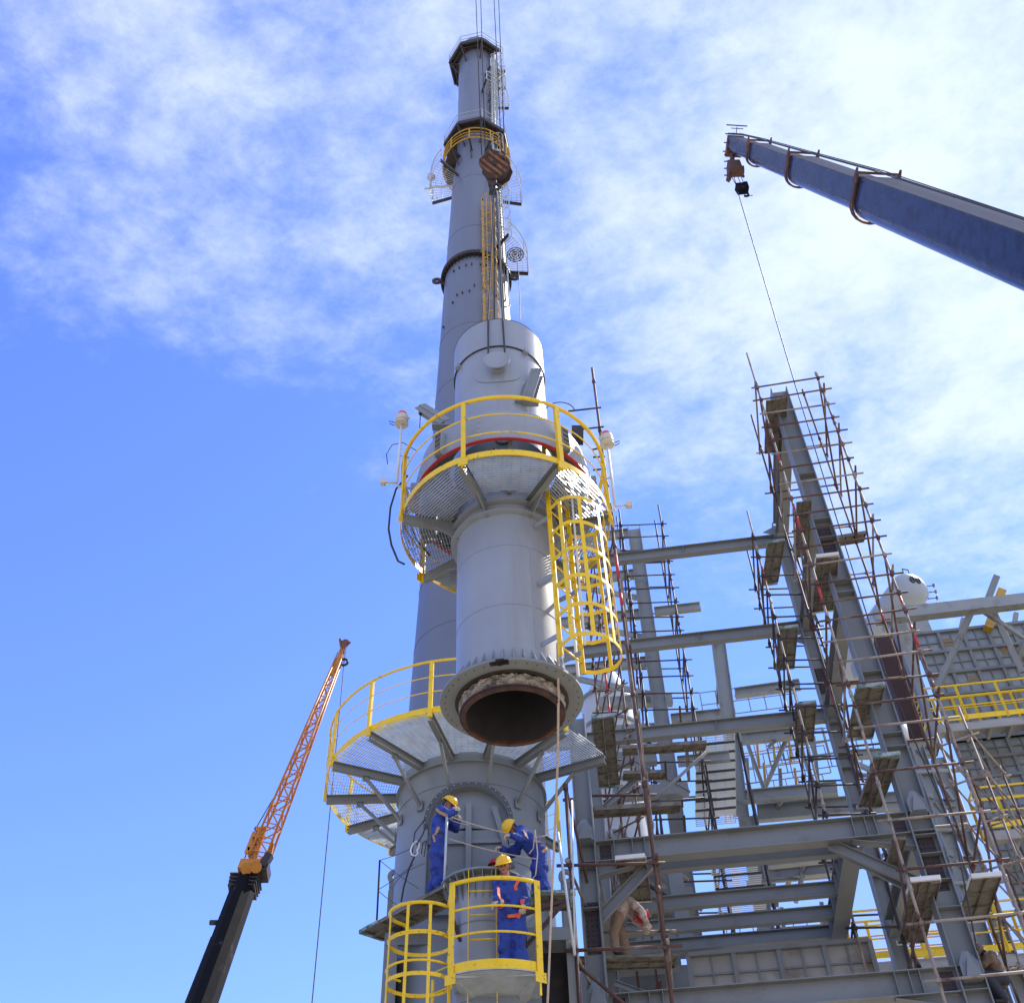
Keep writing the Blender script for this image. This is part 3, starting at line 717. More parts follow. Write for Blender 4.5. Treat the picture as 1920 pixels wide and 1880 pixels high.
# ------------------------------------------------------------------ support frame around the foot of the vessel
sup = thing('support_frame', BC, 'dark grey box legs with lifting eyes standing either side of the vessel foot', 'steel support')
def legbox(pxl, pxr, ptop, Y, d, name='leg'):
    a = P(pxl, ptop, Y); b = P(pxr, ptop, Y); c = (a+b)/2
    m = MB(); m.box(V3((c.x, Y+d/2, c.z/2)), ((b.x-a.x)/2, 0, 0), (0, d/2, 0), (0, 0, c.z/2)); m.build(name, M['steel'], sup); return c, (b.x-a.x)
c, wd = legbox(728, 748, 1668, BY-.2, .4)
m = MB(); cc = V3((c.x, BY-.1, c.z)); m.box(cc+V3((0, 0, .05)), (wd/2, 0, 0), (0, .02, 0), (0, 0, .2)); m.lathe(cc+V3((0, 0, .30)), [(.055, -.03), (.14, -.03), (.14, .03), (.055, .03)], 24, axis=(0, 1, 0), closed_prof=True); m.bar(cc+V3((0, 0, .08)), cc+V3((0, 0, .2)), .2, .05, up=(0, 1, 0)); m.build('lifting_eye', M['steel'], sup)
c, wd = legbox(1052, 1074, 1668, BY-.2, .4)
m = MB(); cc = V3((c.x, BY-.1, c.z)); m.box(cc+V3((0, 0, .05)), (wd/2, 0, 0), (0, .02, 0), (0, 0, .2)); m.lathe(cc+V3((0, 0, .30)), [(.055, -.03), (.14, -.03), (.14, .03), (.055, .03)], 24, axis=(0, 1, 0), closed_prof=True); m.build('lifting_eye', M['steel'], sup)
# housing plates with dark openings
zt_ = P(900, 1770, BY-1.2).z; xl = P(716, 1860, BY-1.2).x; xr = P(1086, 1860, BY-1.2).x; hy = BY-1.25
xw = (xl, P(742, 1850, hy).x, P(828, 1850, hy).x, P(1000, 1850, hy).x, P(1015, 1850, hy).x, P(1066, 1850, hy).x, xr)
m = MB()
for i in (0, 2, 3, 5): m.box(((xw[i]+xw[i+1])/2, hy, zt_/2), ((xw[i+1]-xw[i])/2, 0, 0), (0, .03, 0), (0, 0, zt_/2))
m.box(((xl+xr)/2, hy-.004, zt_+.1), ((xr-xl)/2, 0, 0), (0, .034, 0), (0, 0, .1))
m.box((xl+.02, BY, zt_/2), (.02, 0, 0), (0, 1.2, 0), (0, 0, zt_/2)); m.box((xr-.02, BY, zt_/2), (.02, 0, 0), (0, 1.2, 0), (0, 0, zt_/2)); m.box(((xl+xr)/2, BY, zt_+.215), ((xr-xl)/2, 0, 0), (0, 1.26, 0), (0, 0, .012))
m.build('housing', M['steel'], sup)
m = MB(); m.box(((xl+xr)/2, hy+.5, zt_/2), ((xr-xl)/2-.05, 0, 0), (0, .02, 0), (0, 0, zt_/2)); m.build('opening_shade_plate', M['dark'], sup)  # dark sheet set in to give the shade inside the openings

# ------------------------------------------------------------------ front pipe where the workers wait
FY = 16.0
fp = P(908, 1760, FY); FC = V3((fp.x, FY, 0)); FR = .50
ftop = P(912, 1626, FY-.66).z
front = thing('receiving_pipe', FC, 'grey flanged pipe with yellow rungs that three workers gather around', 'steel pipe')
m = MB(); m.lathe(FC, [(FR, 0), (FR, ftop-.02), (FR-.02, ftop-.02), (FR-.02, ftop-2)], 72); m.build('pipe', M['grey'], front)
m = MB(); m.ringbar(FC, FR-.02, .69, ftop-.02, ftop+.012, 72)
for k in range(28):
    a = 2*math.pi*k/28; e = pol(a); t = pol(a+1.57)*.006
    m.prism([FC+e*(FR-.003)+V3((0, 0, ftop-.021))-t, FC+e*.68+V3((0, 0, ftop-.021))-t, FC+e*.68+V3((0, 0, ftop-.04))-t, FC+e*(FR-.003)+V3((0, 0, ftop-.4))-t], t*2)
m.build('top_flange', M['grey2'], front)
m = MB()
for z in (ftop-.75, ftop-1.9): m.ringbar(FC, FR-.01, FR+.008, z-.01, z+.01, 72)
m.build('weld_seam', M['grey2'], front)
# ladder on its near face
m = MB(); lx = P(905, 1760, FY-FR).x
for sg in (-.21, .21): m.bar((lx+sg, FY-FR-.12, ftop-2.35), (lx+sg, FY-FR-.12, ftop-.02), .012, .05, up=(0, 1, 0))
m.build('ladder_rail', M['yellow'], front)
m = MB(); k = ftop-2.2
while k < ftop-.05: m.tube((lx-.21, FY-FR-.12, k), (lx+.21, FY-FR-.12, k), .012, 6); k += .37
m.build('ladder_rungs', M['yellow'], front)
# work cage platform in front
fz = P(928, 1812, FY-1.15).z; FO = 1.15
a0_, a1_ = R(-158), R(-40)
cxl = P(845, 1812, FY-1.0); cxr = P(1010, 1814, FY-.95)
pc = V3(((cxl.x+cxr.x)/2, FY, 0))      # platform centre
A0, A1 = math.atan2(cxl.y-FY, cxl.x-pc.x), math.atan2(cxr.y-FY, cxr.x-pc.x); RA = ((cxl-pc).xy.length+(cxr-pc).xy.length)/2
plat = thing('work_platform', pc+V3((0, 0, fz)), 'small bright yellow railed platform on a cone bracket where the harnessed worker stands', 'platform')
m = MB(); AL = A0-R(48)
m.prism([pc+pol(a, RA, fz-.03) for a in [A0+(A1-A0)*k/12 for k in range(13)]]+[pc+V3((RA*math.cos(A1), .0, fz-.03)), pc+V3((RA*math.cos(A0)*1.0, .0, fz-.03))], (0, 0, .03)); m.build('deck', M['galv'], plat)
m = MB()  # cone bracket
tipz = P(925, 1862, FY-.6).z
vs = [pc+pol(A0+(A1-A0)*k/12, RA-.02, fz-.035) for k in range(13)]; lo = [pc+pol(A0+(A1-A0)*k/12, .62, tipz) for k in range(13)]
m.add(vs+lo, [(i, i+1, 14+i, 13+i) for i in range(12)]); m.add([vs[0], lo[0], pc+V3((-.3, 0, tipz)), pc+V3((-.5, 0, fz-.035))], [(0, 1, 2, 3)]); m.add([vs[-1], lo[-1], pc+V3((.3, 0, tipz)), pc+V3((.5, 0, fz-.035))], [(0, 1, 2, 3)])
m.add(lo+[pc+V3((0, 0, tipz))], [(i, i+1, 13) for i in range(12)])
for q in (0, 12): m.bar(vs[q]-V3((0, 0, .02)), lo[q], .05, .05)
m.bar(pc+pol(A0, RA-.02, fz-.05), pc+pol(A1, RA-.02, fz-.05), .05, .04)
m.build('cone_bracket', M['galv'], plat)
m = MB(); m.box(pc+V3((0, -.25, tipz-.4)), (.33, 0, 0), (0, .25, 0), (0, 0, .42)); m.build('pedestal', M['grey2'], plat)
m = MB()
pts = [A0+(A1-A0)*k/14 for k in range(15)]
for a, b_ in zip(pts, pts[1:]): m.bar(pc+pol(a, RA, fz+.05), pc+pol(b_, RA, fz+.05), .008, .13)
m.build('toe_board', M['yellow'], plat)
hh_ = 1.30
for hh, q, nm in ((hh_, .032, 'top_rail'), (.50, .017, 'middle_rail'), (.88, .017, 'middle_rail')):
    m = MB()
    pp = [pc+pol(a, RA, fz+hh) for a in pts]+[pc+V3((RA*math.cos(A1)*1.02, -.25, fz+hh)), pc+V3((RA*math.cos(A1)*.98, .0, fz+hh))]
    m.path(pp, q, 8); m.build(nm, M['yellow'], plat)
for a in (A0, A1):
    m = MB(); e = pol(a); t = pol(a+1.57)
    m.box(pc+e*(RA+.02)+V3((0, 0, fz+.6)), e*.006, t*.05, V3((0, 0, .72))); m.box(pc+e*(RA-.005)+t*.045*(-1 if a == A0 else 1)+V3((0, 0, fz+.6)), e*.03, t*.006, V3((0, 0, .72))); m.box(pc+e*(RA+.03)+V3((0, 0, fz-.1)), e*.006, t*.09, V3((0, 0, .07))); m.build('corner_post', M['yellow'], plat)
m = MB(); m.bar(pc+V3((RA*math.cos(A1), -.05, fz)), pc+V3((RA*math.cos(A1), -.05, fz+hh_)), .05, .05); m.build('rear_post', M['yellow'], plat)
# left annex: gate rails and the ladder cage below
cage = thing('ladder_cage', P(790, 1860, FY-.6), 'yellow hooped safety cage climbing to the small platform from below', 'ladder cage')
gc = P(790, 1700, FY-.75); gx = gc.x; gR = .43; gy = FY-.62
zt2 = P(790, 1690, gy-gR).z; zb2 = zt2-3.3
def gcirc(z, n=20, a0=R(60), a1=R(330)): return [V3((gx+gR*math.cos(a0+(a1-a0)*k/n)*1.12, gy+gR*math.sin(a0+(a1-a0)*k/n), z)) for k in range(n+1)]
for z in (P(790, 1768, gy).z, P(790, 1845, gy).z, zb2+.4):
    m = MB(); c_ = gcirc(z, a0=R(-10), a1=R(330))
    for a, b_ in zip(c_, c_[1:]): m.bar(a, b_, .01, .055)
    m.build('cage_hoop', M['yellow'], cage)
m = MB(); c_ = gcirc(zt2, a0=R(130), a1=R(330)); c_ = [c_[0]+V3((.1, .25, 0))]+c_; end = pc+pol(A0, RA+.02, fz+hh_); c_.append(end); m.path(c_, .026, 8); m.build('top_rail', M['yellow'], cage)
m = MB(); c_ = gcirc(zt2-.42, a0=R(130), a1=R(330)); c_.append(end-V3((0, 0, .42))); m.path(c_, .018, 8); m.build('middle_rail', M['yellow'], cage)
m = MB(); c_ = gcirc(zt2-.84, a0=R(130), a1=R(330)); c_.append(end-V3((0, 0, .84))); m.path(c_, .018, 8); m.build('middle_rail', M['yellow'], cage)
for a in (170, 200, 250, 290, 335):
    m = MB(); q = V3((gx+gR*math.cos(R(a))*1.12, gy+gR*math.sin(R(a)), 0)); m.bar(q+V3((0, 0, zb2)), q+V3((0, 0, zt2)), .045, .012, up=(math.cos(R(a)), math.sin(R(a)), 0)); m.build('cage_bar', M['yellow'], cage)
m = MB()
for k in range(9): z = zb2+.2+k*.3; m.tube((gx+.16, gy+.42, z), (gx+.42, gy+.18, z), .012, 6)
for x, y in ((gx+.16, gy+.42), (gx+.42, gy+.18)): m.bar((x, y, zb2), (x, y, zt2-.8), .05, .02)
m.build('ladder', M['yellow'], cage)

# ------------------------------------------------------------------ scaffold decks the workers stand on
def deck(p0, p1, wv, nb, t, label, cat='scaffold boards', name='scaffold_deck', edge='green', grp=None, perf=False):
    """boards from p0 to p1, spread along wv; end caps painted"""
    p0, p1, wv = V3(p0), V3(p1), V3(wv); th = thing(name, p0, label, cat, grp)
    up = (p1-p0).cross(wv).normalized()
    if up.z < 0: up = -up
    d = (p1-p0).normalized()
    for i in range(nb):
        m = MB(); a = wv*((i+.5)/nb-.5); bw = wv.length/nb*.98; off = up*random.uniform(-.006, .006)+d*random.uniform(-.05, .05)
        m.bar(p0+a+off, p1+a+off, bw, t*.35, up)
        wn = wv.normalized()
        for sg in (-1, 1): m.bar(p0+a+off+wn*sg*(bw/2-.006)-up*t*.4, p1+a+off+wn*sg*(bw/2-.006)-up*t*.4, .012, t*.8, up)
        l_ = (p1-p0).length; n = max(2, int(l_/.45))
        for k in range(n+1): m.bar(p0+a+off+d*l_*k/n-wn*bw*.45-up*t*.38, p0+a+off+d*l_*k/n+wn*bw*.45-up*t*.38, .02, t*.5, up)
        if perf:
            for k in range(int(l_/.07)):
                for q in (-.2, .2): m.box(p0+a+off+d*(.04+.07*k)+wn*bw*q-up*t*.2, d*.012, wn*.018, up*.004)
        m.build('board', M['plank'], th)
    if edge:
        
        for c in (p0-d*.07, p1+d*.07): m = MB(); m.bar(c-wv*.5, c+wv*.5, .05, t*1.1, up); m.build('painted_end', M[edge], th)
        for sg in (-1, 1): m = MB(); c = p0+wv*.5*sg*1.03; m.bar(c, c+d*.45, .012, t*.8, up); m.build('painted_edge', M[edge], th)
    return th
DZ = P(830, 1672, FY+.25).z
dl0, dl1 = P(868, 1668, FY-.15), P(702, 1742, FY+1.55)
DZ = (dl0.z+dl1.z)/2; dl0.z = dl1.z = DZ
deck(dl1, dl0, V3((dl0-dl1).cross(V3((0, 0, 1)))).normalized()*.5, 2, .06, 'long scaffold deck with green ends under the standing left worker', edge='green')
DZR = P(1030, 1692, FY+.2).z
deck(V3((P(1006, 1692, FY+.1).x, FY+.1, DZR)), V3((P(1064, 1690, FY+.1).x, FY+.12, DZR)), V3((0, .6, 0)), 2, .06, 'short scaffold deck with green edge under the bending right worker', edge='green')
for lab, pts in (('dark red angle bracket propping the left scaffold deck', [(858, 1680, 0), (872, 1720, 0), (866, 1765, 0), (842, 1690, 0)]), ('rusty triangular bracket propping the right scaffold deck', [(1062, 1690, 0), (1020, 1735, 0), (988, 1775, 0), (985, 1715, 0)])):
    t_ = thing('deck_bracket', P(pts[0][0], pts[0][1], FY-.2), lab, 'bracket', 'brackets under the scaffold decks'); q = [P(a, b, FY-.35 if i in (2, 3) else FY-.1) for i, (a, b, _) in enumerate(pts)]
    m = MB(); m.channel(q[0], q[2], .07, .05, .008, hd=(0, -1, 0)); m.build('strut', M['primer'], t_)
    m = MB(); m.channel(q[3], q[2], .07, .05, .008, hd=(0, -1, 0)); m.channel(q[0], q[3], .07, .05, .008, hd=(0, -1, 0)); m.build('angle', M['primer'], t_)
# guard posts with wire on the left deck
gp = thing('guard_rope_post', P(706, 1735, FY+1.5), 'thin dark post with sagging wires at the outer end of the left deck', 'post')
a = P(706, 1735, FY+1.5); b_ = P(712, 1612, FY+1.5); m = MB(); m.tube(a, b_, .018, 6); m.build('post', M['dark'], gp)
m = MB()
def sag(p, q, s, n=10): return [p.lerp(q, k/n)-V3((0, 0, s*4*(k/n)*(1-k/n))) for k in range(n+1)]
pw = P(1035, 1612, FY+.2); pg = P(838, 1660, FY-.1)
m.path(sag(b_, P(775, 1588, FY+.5), .02), .006, 4); m.path(sag(b_, P(785, 1665, FY), .02), .006, 4); m.path(sag(P(708, 1668, FY+1.5), P(775, 1620, FY+.2), .02), .006, 4); m.path(sag(P(708, 1668, FY+1.5), P(752, 1700, FY), .02), .006, 4)
m.build('wire', M['dark'], gp)
post = thing('handrail_tube', P(835, 1663, FY-.2), 'slim silver tube standing in front of the left worker', 'scaffold tube')
m = MB(); m.tube(P(833, 1664, FY-.2), P(838, 1532, FY-.2), .022, 8); m.build('tube', M['galv'], post)
m = MB(); m.path(sag(P(842, 1572, FY-.2), P(1035, 1613, FY+.1), .05, 16), .010, 5); tag(m.build('guard_rope', M['cord']), 'grey safety rope strung between the left and right workers at knee height', 'rope')
m = MB(); m.path(sag(P(848, 1532, FY-.1), P(958, 1563, FY-.05), .02, 12), .011, 5); m.path(sag(P(848, 1538, FY-.1), P(880, 1546, FY-.1), .01, 6), .007, 5); m.path([P(962, 1564, FY), P(1000, 1570, FY+.3), P(1050, 1562, FY+.6)], .008, 5)
tag(m.build('guide_rope', M['cord']), 'pale guide rope held taut between the two workers gloved hands', 'rope')
m = MB(); m.path([P(1045, 1205, HY-.6), P(1047, 1300, HY-.3), P(1046, 1420, HY+.2), P(1040, 1560, 10), P(1034, 1700, 10.6), P(1026, 1900, 11)], .012, 6); tag(m.build('hanging_rope', M['cord']), 'long pale rope hanging from the hoisted column past the right of the workers', 'rope')
m = MB(); m.tube(P(1046, 1560, 15.5), P(1078, 1790, 15.2), .022, 8); m.tube(P(1078, 1790, 15.2), P(1072, 1500, 15.6), .014, 6); tag(m.build('leaning_tube', M['galv']), 'thin silver tubes leaning to a point just right of the bending worker', 'scaffold tube')
# ------------------------------------------------------------------ main steel frame
YA = R(7.5); U = V3((math.cos(YA), -math.sin(YA), 0)); W = V3((math.sin(YA), math.cos(YA), 0))
def ratio(px, py):                      # X/Y of the vertical line through this pixel
    p = P(px, py, 10.); return p.x/10.
def onv(px, py, Y): return V3((ratio(px, py)*Y, Y, 0))
colL = onv(1107, 1680, 19.0)
rR = ratio(1755, 1640)
# R lies on the line colL + a U
aR = (rR*colL.y-colL.x)/(U.x-rR*U.y); colR = colL+U*aR
rC = ratio(1562, 1350); bC = (rC*colR.y-colR.x)/(W.x-rC*W.y); colC = colR+W*bC
colB = colL+W*bC
colM = onv(1240, 1345, 28.5)
def zat(px, py, c): return P(px, py, c.y).z
fr = thing('steel_frame', colL, 'tall bolted grey steel frame of columns, beams and girders on the right', 'steel frame')
def at(c, z): return V3((c.x, c.y, z))
zR = zat(1475, 735, colR); zB1 = zat(1720, 1545, colR); zB0 = zat(1795, 1838, colR)
zC = [zat(1460, 1012, colC), zat(1515, 1175, colC), zat(1560, 1340, colC)]
def column(c, z1, h, w, name='column', mt='steel', stf=()):
    m = MB(); m.ibeam(at(c, 0), at(c, z1), h, w, .025, .014, hd=U)
    for z in stf: m.stiff(at(c, 0), at(c, z1), h, w, [z/z1], .014, hd=U)
    o = m.build(name, M[mt], fr); return o
oR = column(colR, zR, .44, .36, stf=[zB1-.2, zB1+.2, zB1-.28, zB0-.2, zB0+.2, zB0+1.2, zB1+1.6, zB1+1.9, zB1+3.4, zB1+5.6, zB1+5.9, zB1+7.3, zB1+7.9, zB1+9.5, zB0+1.7, zB0+2.2])
oL = column(colL, zat(1082, 1348, colL), .36, .34, stf=[zB1-.2, zB1+.2, zB1+.3, zB1-.3, zB1-1.1, zB0+.2, zB0-.2, zB0-1.])
oC = column(colC, zC[0]+.6, .36, .34, stf=[zC[1]+.2, zC[2]-.3, zC[2]+.3, zC[2]-1.2, zC[2]-1.6, zC[2]-4, zC[2]-4.4, zC[2]-2.6])
oB = column(colB, zC[2]+.2, .36, .34)
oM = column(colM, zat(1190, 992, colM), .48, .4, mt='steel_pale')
# splice plates with bolt rows
def splice(c, z, hh, w_, nx, nz, par):
    m = MB(); f = -W*.02; m.box(at(c, z)+f, U*w_/2, W*.008, V3((0, 0, hh/2)))
    for i in range(nx):
        for j in range(nz):
            m.tube(at(c, z)+f+U*w_*((i+.5)/nx-.5)+V3((0, 0, hh*((j+.5)/nz-.5))), at(c, z)+f-W*.03+U*w_*((i+.5)/nx-.5)+V3((0, 0, hh*((j+.5)/nz-.5))), .018, 6)
    o = m.build('bolted_splice', M['splice'], par); return o
splice(colR, zat(1748, 1618, colR), 1.05, .30, 4, 11, oR); splice(colL, zat(1104, 1740, colL), .95, .25, 3, 10, oL); splice(colC, zat(1538, 1277, colC), .8, .24, 3, 8, oC); splice(colR, zat(1570, 1012, colR), .9, .3, 4, 9, oR)
def beam(p0, p1, h=.34, w=.22, stf=(), name='beam', mt='steel', par=None, tf=.018):
    m = MB(); m.ibeam(p0, p1, h, w, tf, .01)
    if stf: m.stiff(p0, p1, h, w, stf)
    return m.build(name, M[mt], par or fr)
# front row beams
for z, h in ((zB1, .42), (zB0, .42)):
    beam(at(colL, z)+U*.19, at(colR, z)-U*.23, h, .3, [.06, .12, .16, .83, .87, .90])
for (zz, c, sg) in ((zB1, colL, 1), (zB1, colR, -1), (zB0, colR, -1), (zB0, colL, 1)):
    m = MB(); s0 = at(c, zz)+U*.25*sg
    for k in range(3):
        for j in range(4): m.tube(s0+U*sg*(.05+.06*k)+V3((0, 0, .13-.085*j))-W*.005, s0+U*sg*(.05+.06*k)+V3((0, 0, .13-.085*j))-W*.035, .018, 6)
    m.box(s0+U*sg*.11-W*.01, U*.11, W*.008, V3((0, 0, .17))); m.build('bolted_connection', M['splice'], fr)
    # haunch beneath the beam
    m = MB(); m.prism([at(c, zz-.22)+U*sg*.2, at(c, zz-.22)+U*sg*1.3, at(c, zz-.45)+U*sg*.2], W*.012); m.bar(at(c, zz-.46)+U*sg*.2, at(c, zz-.225)+U*sg*1.3, .22, .014); m.build('haunch', M['steel'], fr)
# rear row beams
for z in zC: beam(at(colB, z)-U*1.2, at(colC, z)-U*.19, .34, .22, [.3, .62])
beam(at(colB, zB0), at(colC, zB0)-U*.2, .34, .22)
# depth girders between the right columns
for z in (zR-.3, zB1+9.1 if False else zC[0], zC[1], zC[2], zB1, zB0):
    beam(at(colR, z)+W*.2, at(colC, min(z, zC[0]+.35) if z == zR-.3 else z)-W*.18, .42, .3, name='girder')
beam(at(colL, zB1)+W*.2, at(colB, zB1)-W*.2, .38, .28, name='girder'); beam(at(colL, zB0)+W*.2, at(colB, zB0)-W*.2, .38, .28, name='girder')
# big girder carrying the floor joists
gpt = P(1598, 1560, colR.y+.1); ga = (gpt-colL).dot(U)
beam(at(colL, zB1-.02)+U*ga+W*.16, at(colL, zB1-.02)+U*ga+W*(bC-.1), .50, .34, [i/9 for i in range(1, 9)], name='girder')
for py in (1602, 1676, 1720, 1757):
    # joist depth so that it projects on this row
    lo_, hi_ = .2, bC
    for _ in range(30):
        md = (lo_+hi_)/2; q = at(colL, zB1-.05)+U*(ga-1.2)+W*md; dd = q-CAM; yy = 940-FPX*dd.dot(CY)/dd.dot(FW)
        if yy < py: lo_ = md
        else: hi_ = md
    beam(at(colL, zB1-.03)+U*.5+W*lo_, at(colL, zB1-.03)+U*(ga-.02)+W*lo_, .28, .18, name='joist')
# knee braces / plan braces
def diag(p0, p1, w_=.12, par=None, name='brace', mt='steel'):
    m = MB(); m.channel(p0, p1, w_, w_*.5, .012); return m.build(name, M[mt], par or fr)
diag(at(colR, zB1-.2)-U*1.7+W*.1, at(colR, zB1-1.3)+W*.1, .2); diag(at(colR, zB1-.25)-U*1.55+W*.3, at(colR, zB1-1.45)+W*.3, .12)
diag(at(colL, zB1-1.35)+W*.1, at(colL, zB1-.25)+U*1.2+W*.1, .2)
diag(at(colL, zB0+.5)+U*.3+W*.2, at(colL, zB0+.1)+U*1.2+W*.2, .1)
# gable-shaped seat plates on columns
for c, py, px in ((colL, 1568, 1100), (colR, 1515, 1718), (colL, 1870, 1120), (colR, 1820, 1800)):
    z = zat(px, py, c); m = MB()
    m.prism([at(c, z-.22)-U*.17-W*.30, at(c, z+.02)-U*.17-W*.30, at(c, z+.25)-U*.05-W*.22, at(c, z+.25)+U*.05-W*.22, at(c, z+.02)+U*.17-W*.30, at(c, z-.22)+U*.17-W*.30], W*.015)
    m.prism([at(c, z-.22)-U*.13-W*.31, at(c, z+.1)-U*.03-W*.31, at(c, z+.1)+U*.03-W*.31, at(c, z-.22)+U*.13-W*.31], -W*.06); m.bar(at(c, z-.22)-U*.17-W*.15, at(c, z-.22)+U*.17-W*.15, .3, .012); m.build('seat_bracket', M['grey2'], fr)
for c, zz in ((colC, zC[0]+.55), (colC, zC[0]-.1), (colC, zC[1]+.3), (colC, zC[1]-.25)):
    m = MB(); m.prism([at(c, zz)-U*.18, at(c, zz-.32)-U*.18, at(c, zz-.16)-U*.5], W*.012); m.build('gusset_plate', M['steel'], fr)
# brackets left of the mid column
for py in (1035, 1118, 1192, 1300):
    z = zat(1205, py, colM); diag(at(colM, z)-U*.2, at(colM, z+1.1)-U*3.0, .2, mt='steel_pale')
for py, l in ((998, 2.), (1075, 3.2), (1150, 3.2), (1240, 3.2)): z = zat(1200, py, colM); beam(at(colM, z)-U*.2, at(colM, z)-U*l, .36, .2, mt='steel_pale'); 
for py in (1148, 1210, 1350, 1430): z = zat(1230, py, colM); beam(at(colM, z)+U*.3, at(colM, z)+U*1.9, .3, .2, mt='steel_pale')

# ------------------------------------------------------------------ scaffolds
SC = {'A': 'rustpipe'}
def scaffold(name_label, corners, zbot, zs, tops, r=.0245, mtl='rustpipe', mts=None, red=(), over=.25, skip=None, braces=()):
    """corners: 4 plan points in order; zs: ledger heights; tops: heights of the standards"""
    t_ = thing('scaffold', V3((corners[0].x, corners[0].y, zbot)), name_label, 'scaffold', 'tube scaffolds around the steel columns')
    n = len(corners)
    for i, c in enumerate(corners):
        m = MB(); p0, p1 = at(c, zbot), at(c, tops[i]); m.tube(p0, p1, r*1.15, 8)
        z = zbot+1
        while z < tops[i]: m.tube(at(c, z), at(c, z+.12), r*1.7, 8); z += 2.0
        s_ = m.build('standard', M[(mts or [mtl]*n)[i]], t_)
        for (j, za, zb) in red:
            if j == i: mm = MB(); mm.tube(at(c, za), at(c, zb), r*1.25, 8); mm.build('red_painted_band', M['red'], s_)
    for k, z in enumerate(zs):
        for i in range(n):
            j = (i+1) % n
            if skip and skip(i, k): continue
            if z > min(tops[i], tops[j]): continue
            a, b = corners[i], corners[j]; d = (b-a).normalized(); zz = z+random.uniform(-.03, .03)+(.07 if i % 2 else 0)
            sd2 = d.cross(V3((0, 0, 1)))*r*1.8
            m = MB(); m.tube(at(a, zz)-d*over*random.uniform(.6, 1)+sd2, at(b, zz+random.uniform(-.03, .03))+d*over*random.uniform(.5, 1)+sd2, r, 6)
            for c in (a, b): m.box(at(c, zz)+sd2*.6, d*.035, sd2.normalized()*.045, V3((0, 0, .035))); m.tube(at(c, zz)+sd2-V3((0, 0, .08)), at(c, zz)+sd2+V3((0, 0, .09)), .016, 5)
            m.build('ledger', M['paletube'] if (name_label.startswith('tall narrow') and zz < 9.5 and random.random() < .8) else M[mtl] if random.random() < .7 else M['paletube' if mtl == 'rustpipe' else mtl], t_)
    for (i, j, za, zb) in braces:
        m = MB(); m.tube(at(corners[i], za), at(corners[j], zb), r, 6); m.build('brace', M[mtl], t_)
    return t_
def pc4(lst, Ys): return [V3((ratio(px, py)*Y, Y, 0)) for (px, py), Y in zip(lst, Ys)]
yr = colR.y
S1 = pc4([(1554, 1165), (1720, 1205), (1644, 1125), (1514, 1142)], [yr-.75, yr-1.0, yr+1.3, yr+1.5])
zt_A, zt_B = zat(1407, 662, S1[0]), zat(1537, 700, S1[1])
zz = zat(1545, 735, S1[1])-.15; zs = []
z_ = zt_B-.25
while z_ > 1:
    zs.append(z_); z_ -= .53 if z_ > zat(1757, 1320, S1[1]) else .95
def skip1(i, k): return (i == 2 and k % 3 != 0) or (i == 1 and k % 3 != 1) or (i == 3 and k % 3 != 0)
br = []
for k in range(0, 12): 
    z0 = zt_B-.3-k*2.1; br.append((1, 2, z0, z0-1.7))
    if k % 2 == 0: br.append((0, 3, z0-.2, z0-2.2))
upper = [z for z in zs if z > zB1-1]; lower = [z for z in zs if z <= zB1-1]
scaffold('tall narrow tube scaffold wrapped around the right hand column up to its top', S1, 0.5, zs, [zt_A, zt_B, zat(1511, 730, S1[2]), zat(1413, 778, S1[3])], mtl='rustpipe', mts=['paletube', 'paletube', 'rustpipe', 'darktube'],
         red=[(0, zat(1461, 850, S1[0]), zat(1464, 865, S1[0])), (0, zat(1492, 945, S1[0]), zat(1508, 1000, S1[0])), (0, zat(1531, 1088, S1[0]), zat(1545, 1130, S1[0])), (1, zat(1686, 1118, S1[1]), zat(1697, 1150, S1[1])), (1, zat(1708, 1172, S1[1]), zat(1722, 1215, S1[1])), (2, zat(1650, 1145, S1[2]), zat(1656, 1165, S1[2]))], skip=skip1, braces=br)
S2 = pc4([(1459, 1182), (1536, 1222), (1600, 1400), (1431, 1151)], [colC.y-1.2, colC.y-1.2, colC.y+1.0, colC.y+1.0])
zs2 = []; z_ = zat(1419, 1005, S2[0])-.1
while z_ > 1: zs2.append(z_); z_ -= .72 if z_ > zC[2]-3 else 1.3
scaffold('dark tube scaffold around the inner column left of the tall scaffold', S2, .5, zs2, [zat(1405, 958, S2[0]), zat(1470, 1000, S2[1]), zat(1500, 1020, S2[2]), zat(1399, 1022, S2[3])], mtl='darktube', mts=['paletube', 'rustpipe', 'darktube', 'darktube'],
         red=[(0, zat(1431, 1062, S2[0]), zat(1437, 1090, S2[0])), (1, zat(1508, 1120, S2[1]), zat(1512, 1135, S2[1])), (1, zat(1519, 1165, S2[1]), zat(1524, 1185, S2[1])), (1, zat(1553, 1285, S2[1]), zat(1562, 1320, S2[1]))], skip=lambda i, k: i == 1 and k % 2, braces=[(0, 3, zs2[0]-i_*2.2, zs2[0]-i_*2.2-1.4) for i_ in range(6)])
S3 = pc4([(1176, 1070), (1266, 1130), (1262, 1180), (1168, 1060)], [colM.y-.9, colM.y-.9, colM.y+1.1, colM.y+1.1])
zs3 = []; z_ = zat(1165, 987, S3[0])
while z_ > 4: zs3.append(z_); z_ -= .62
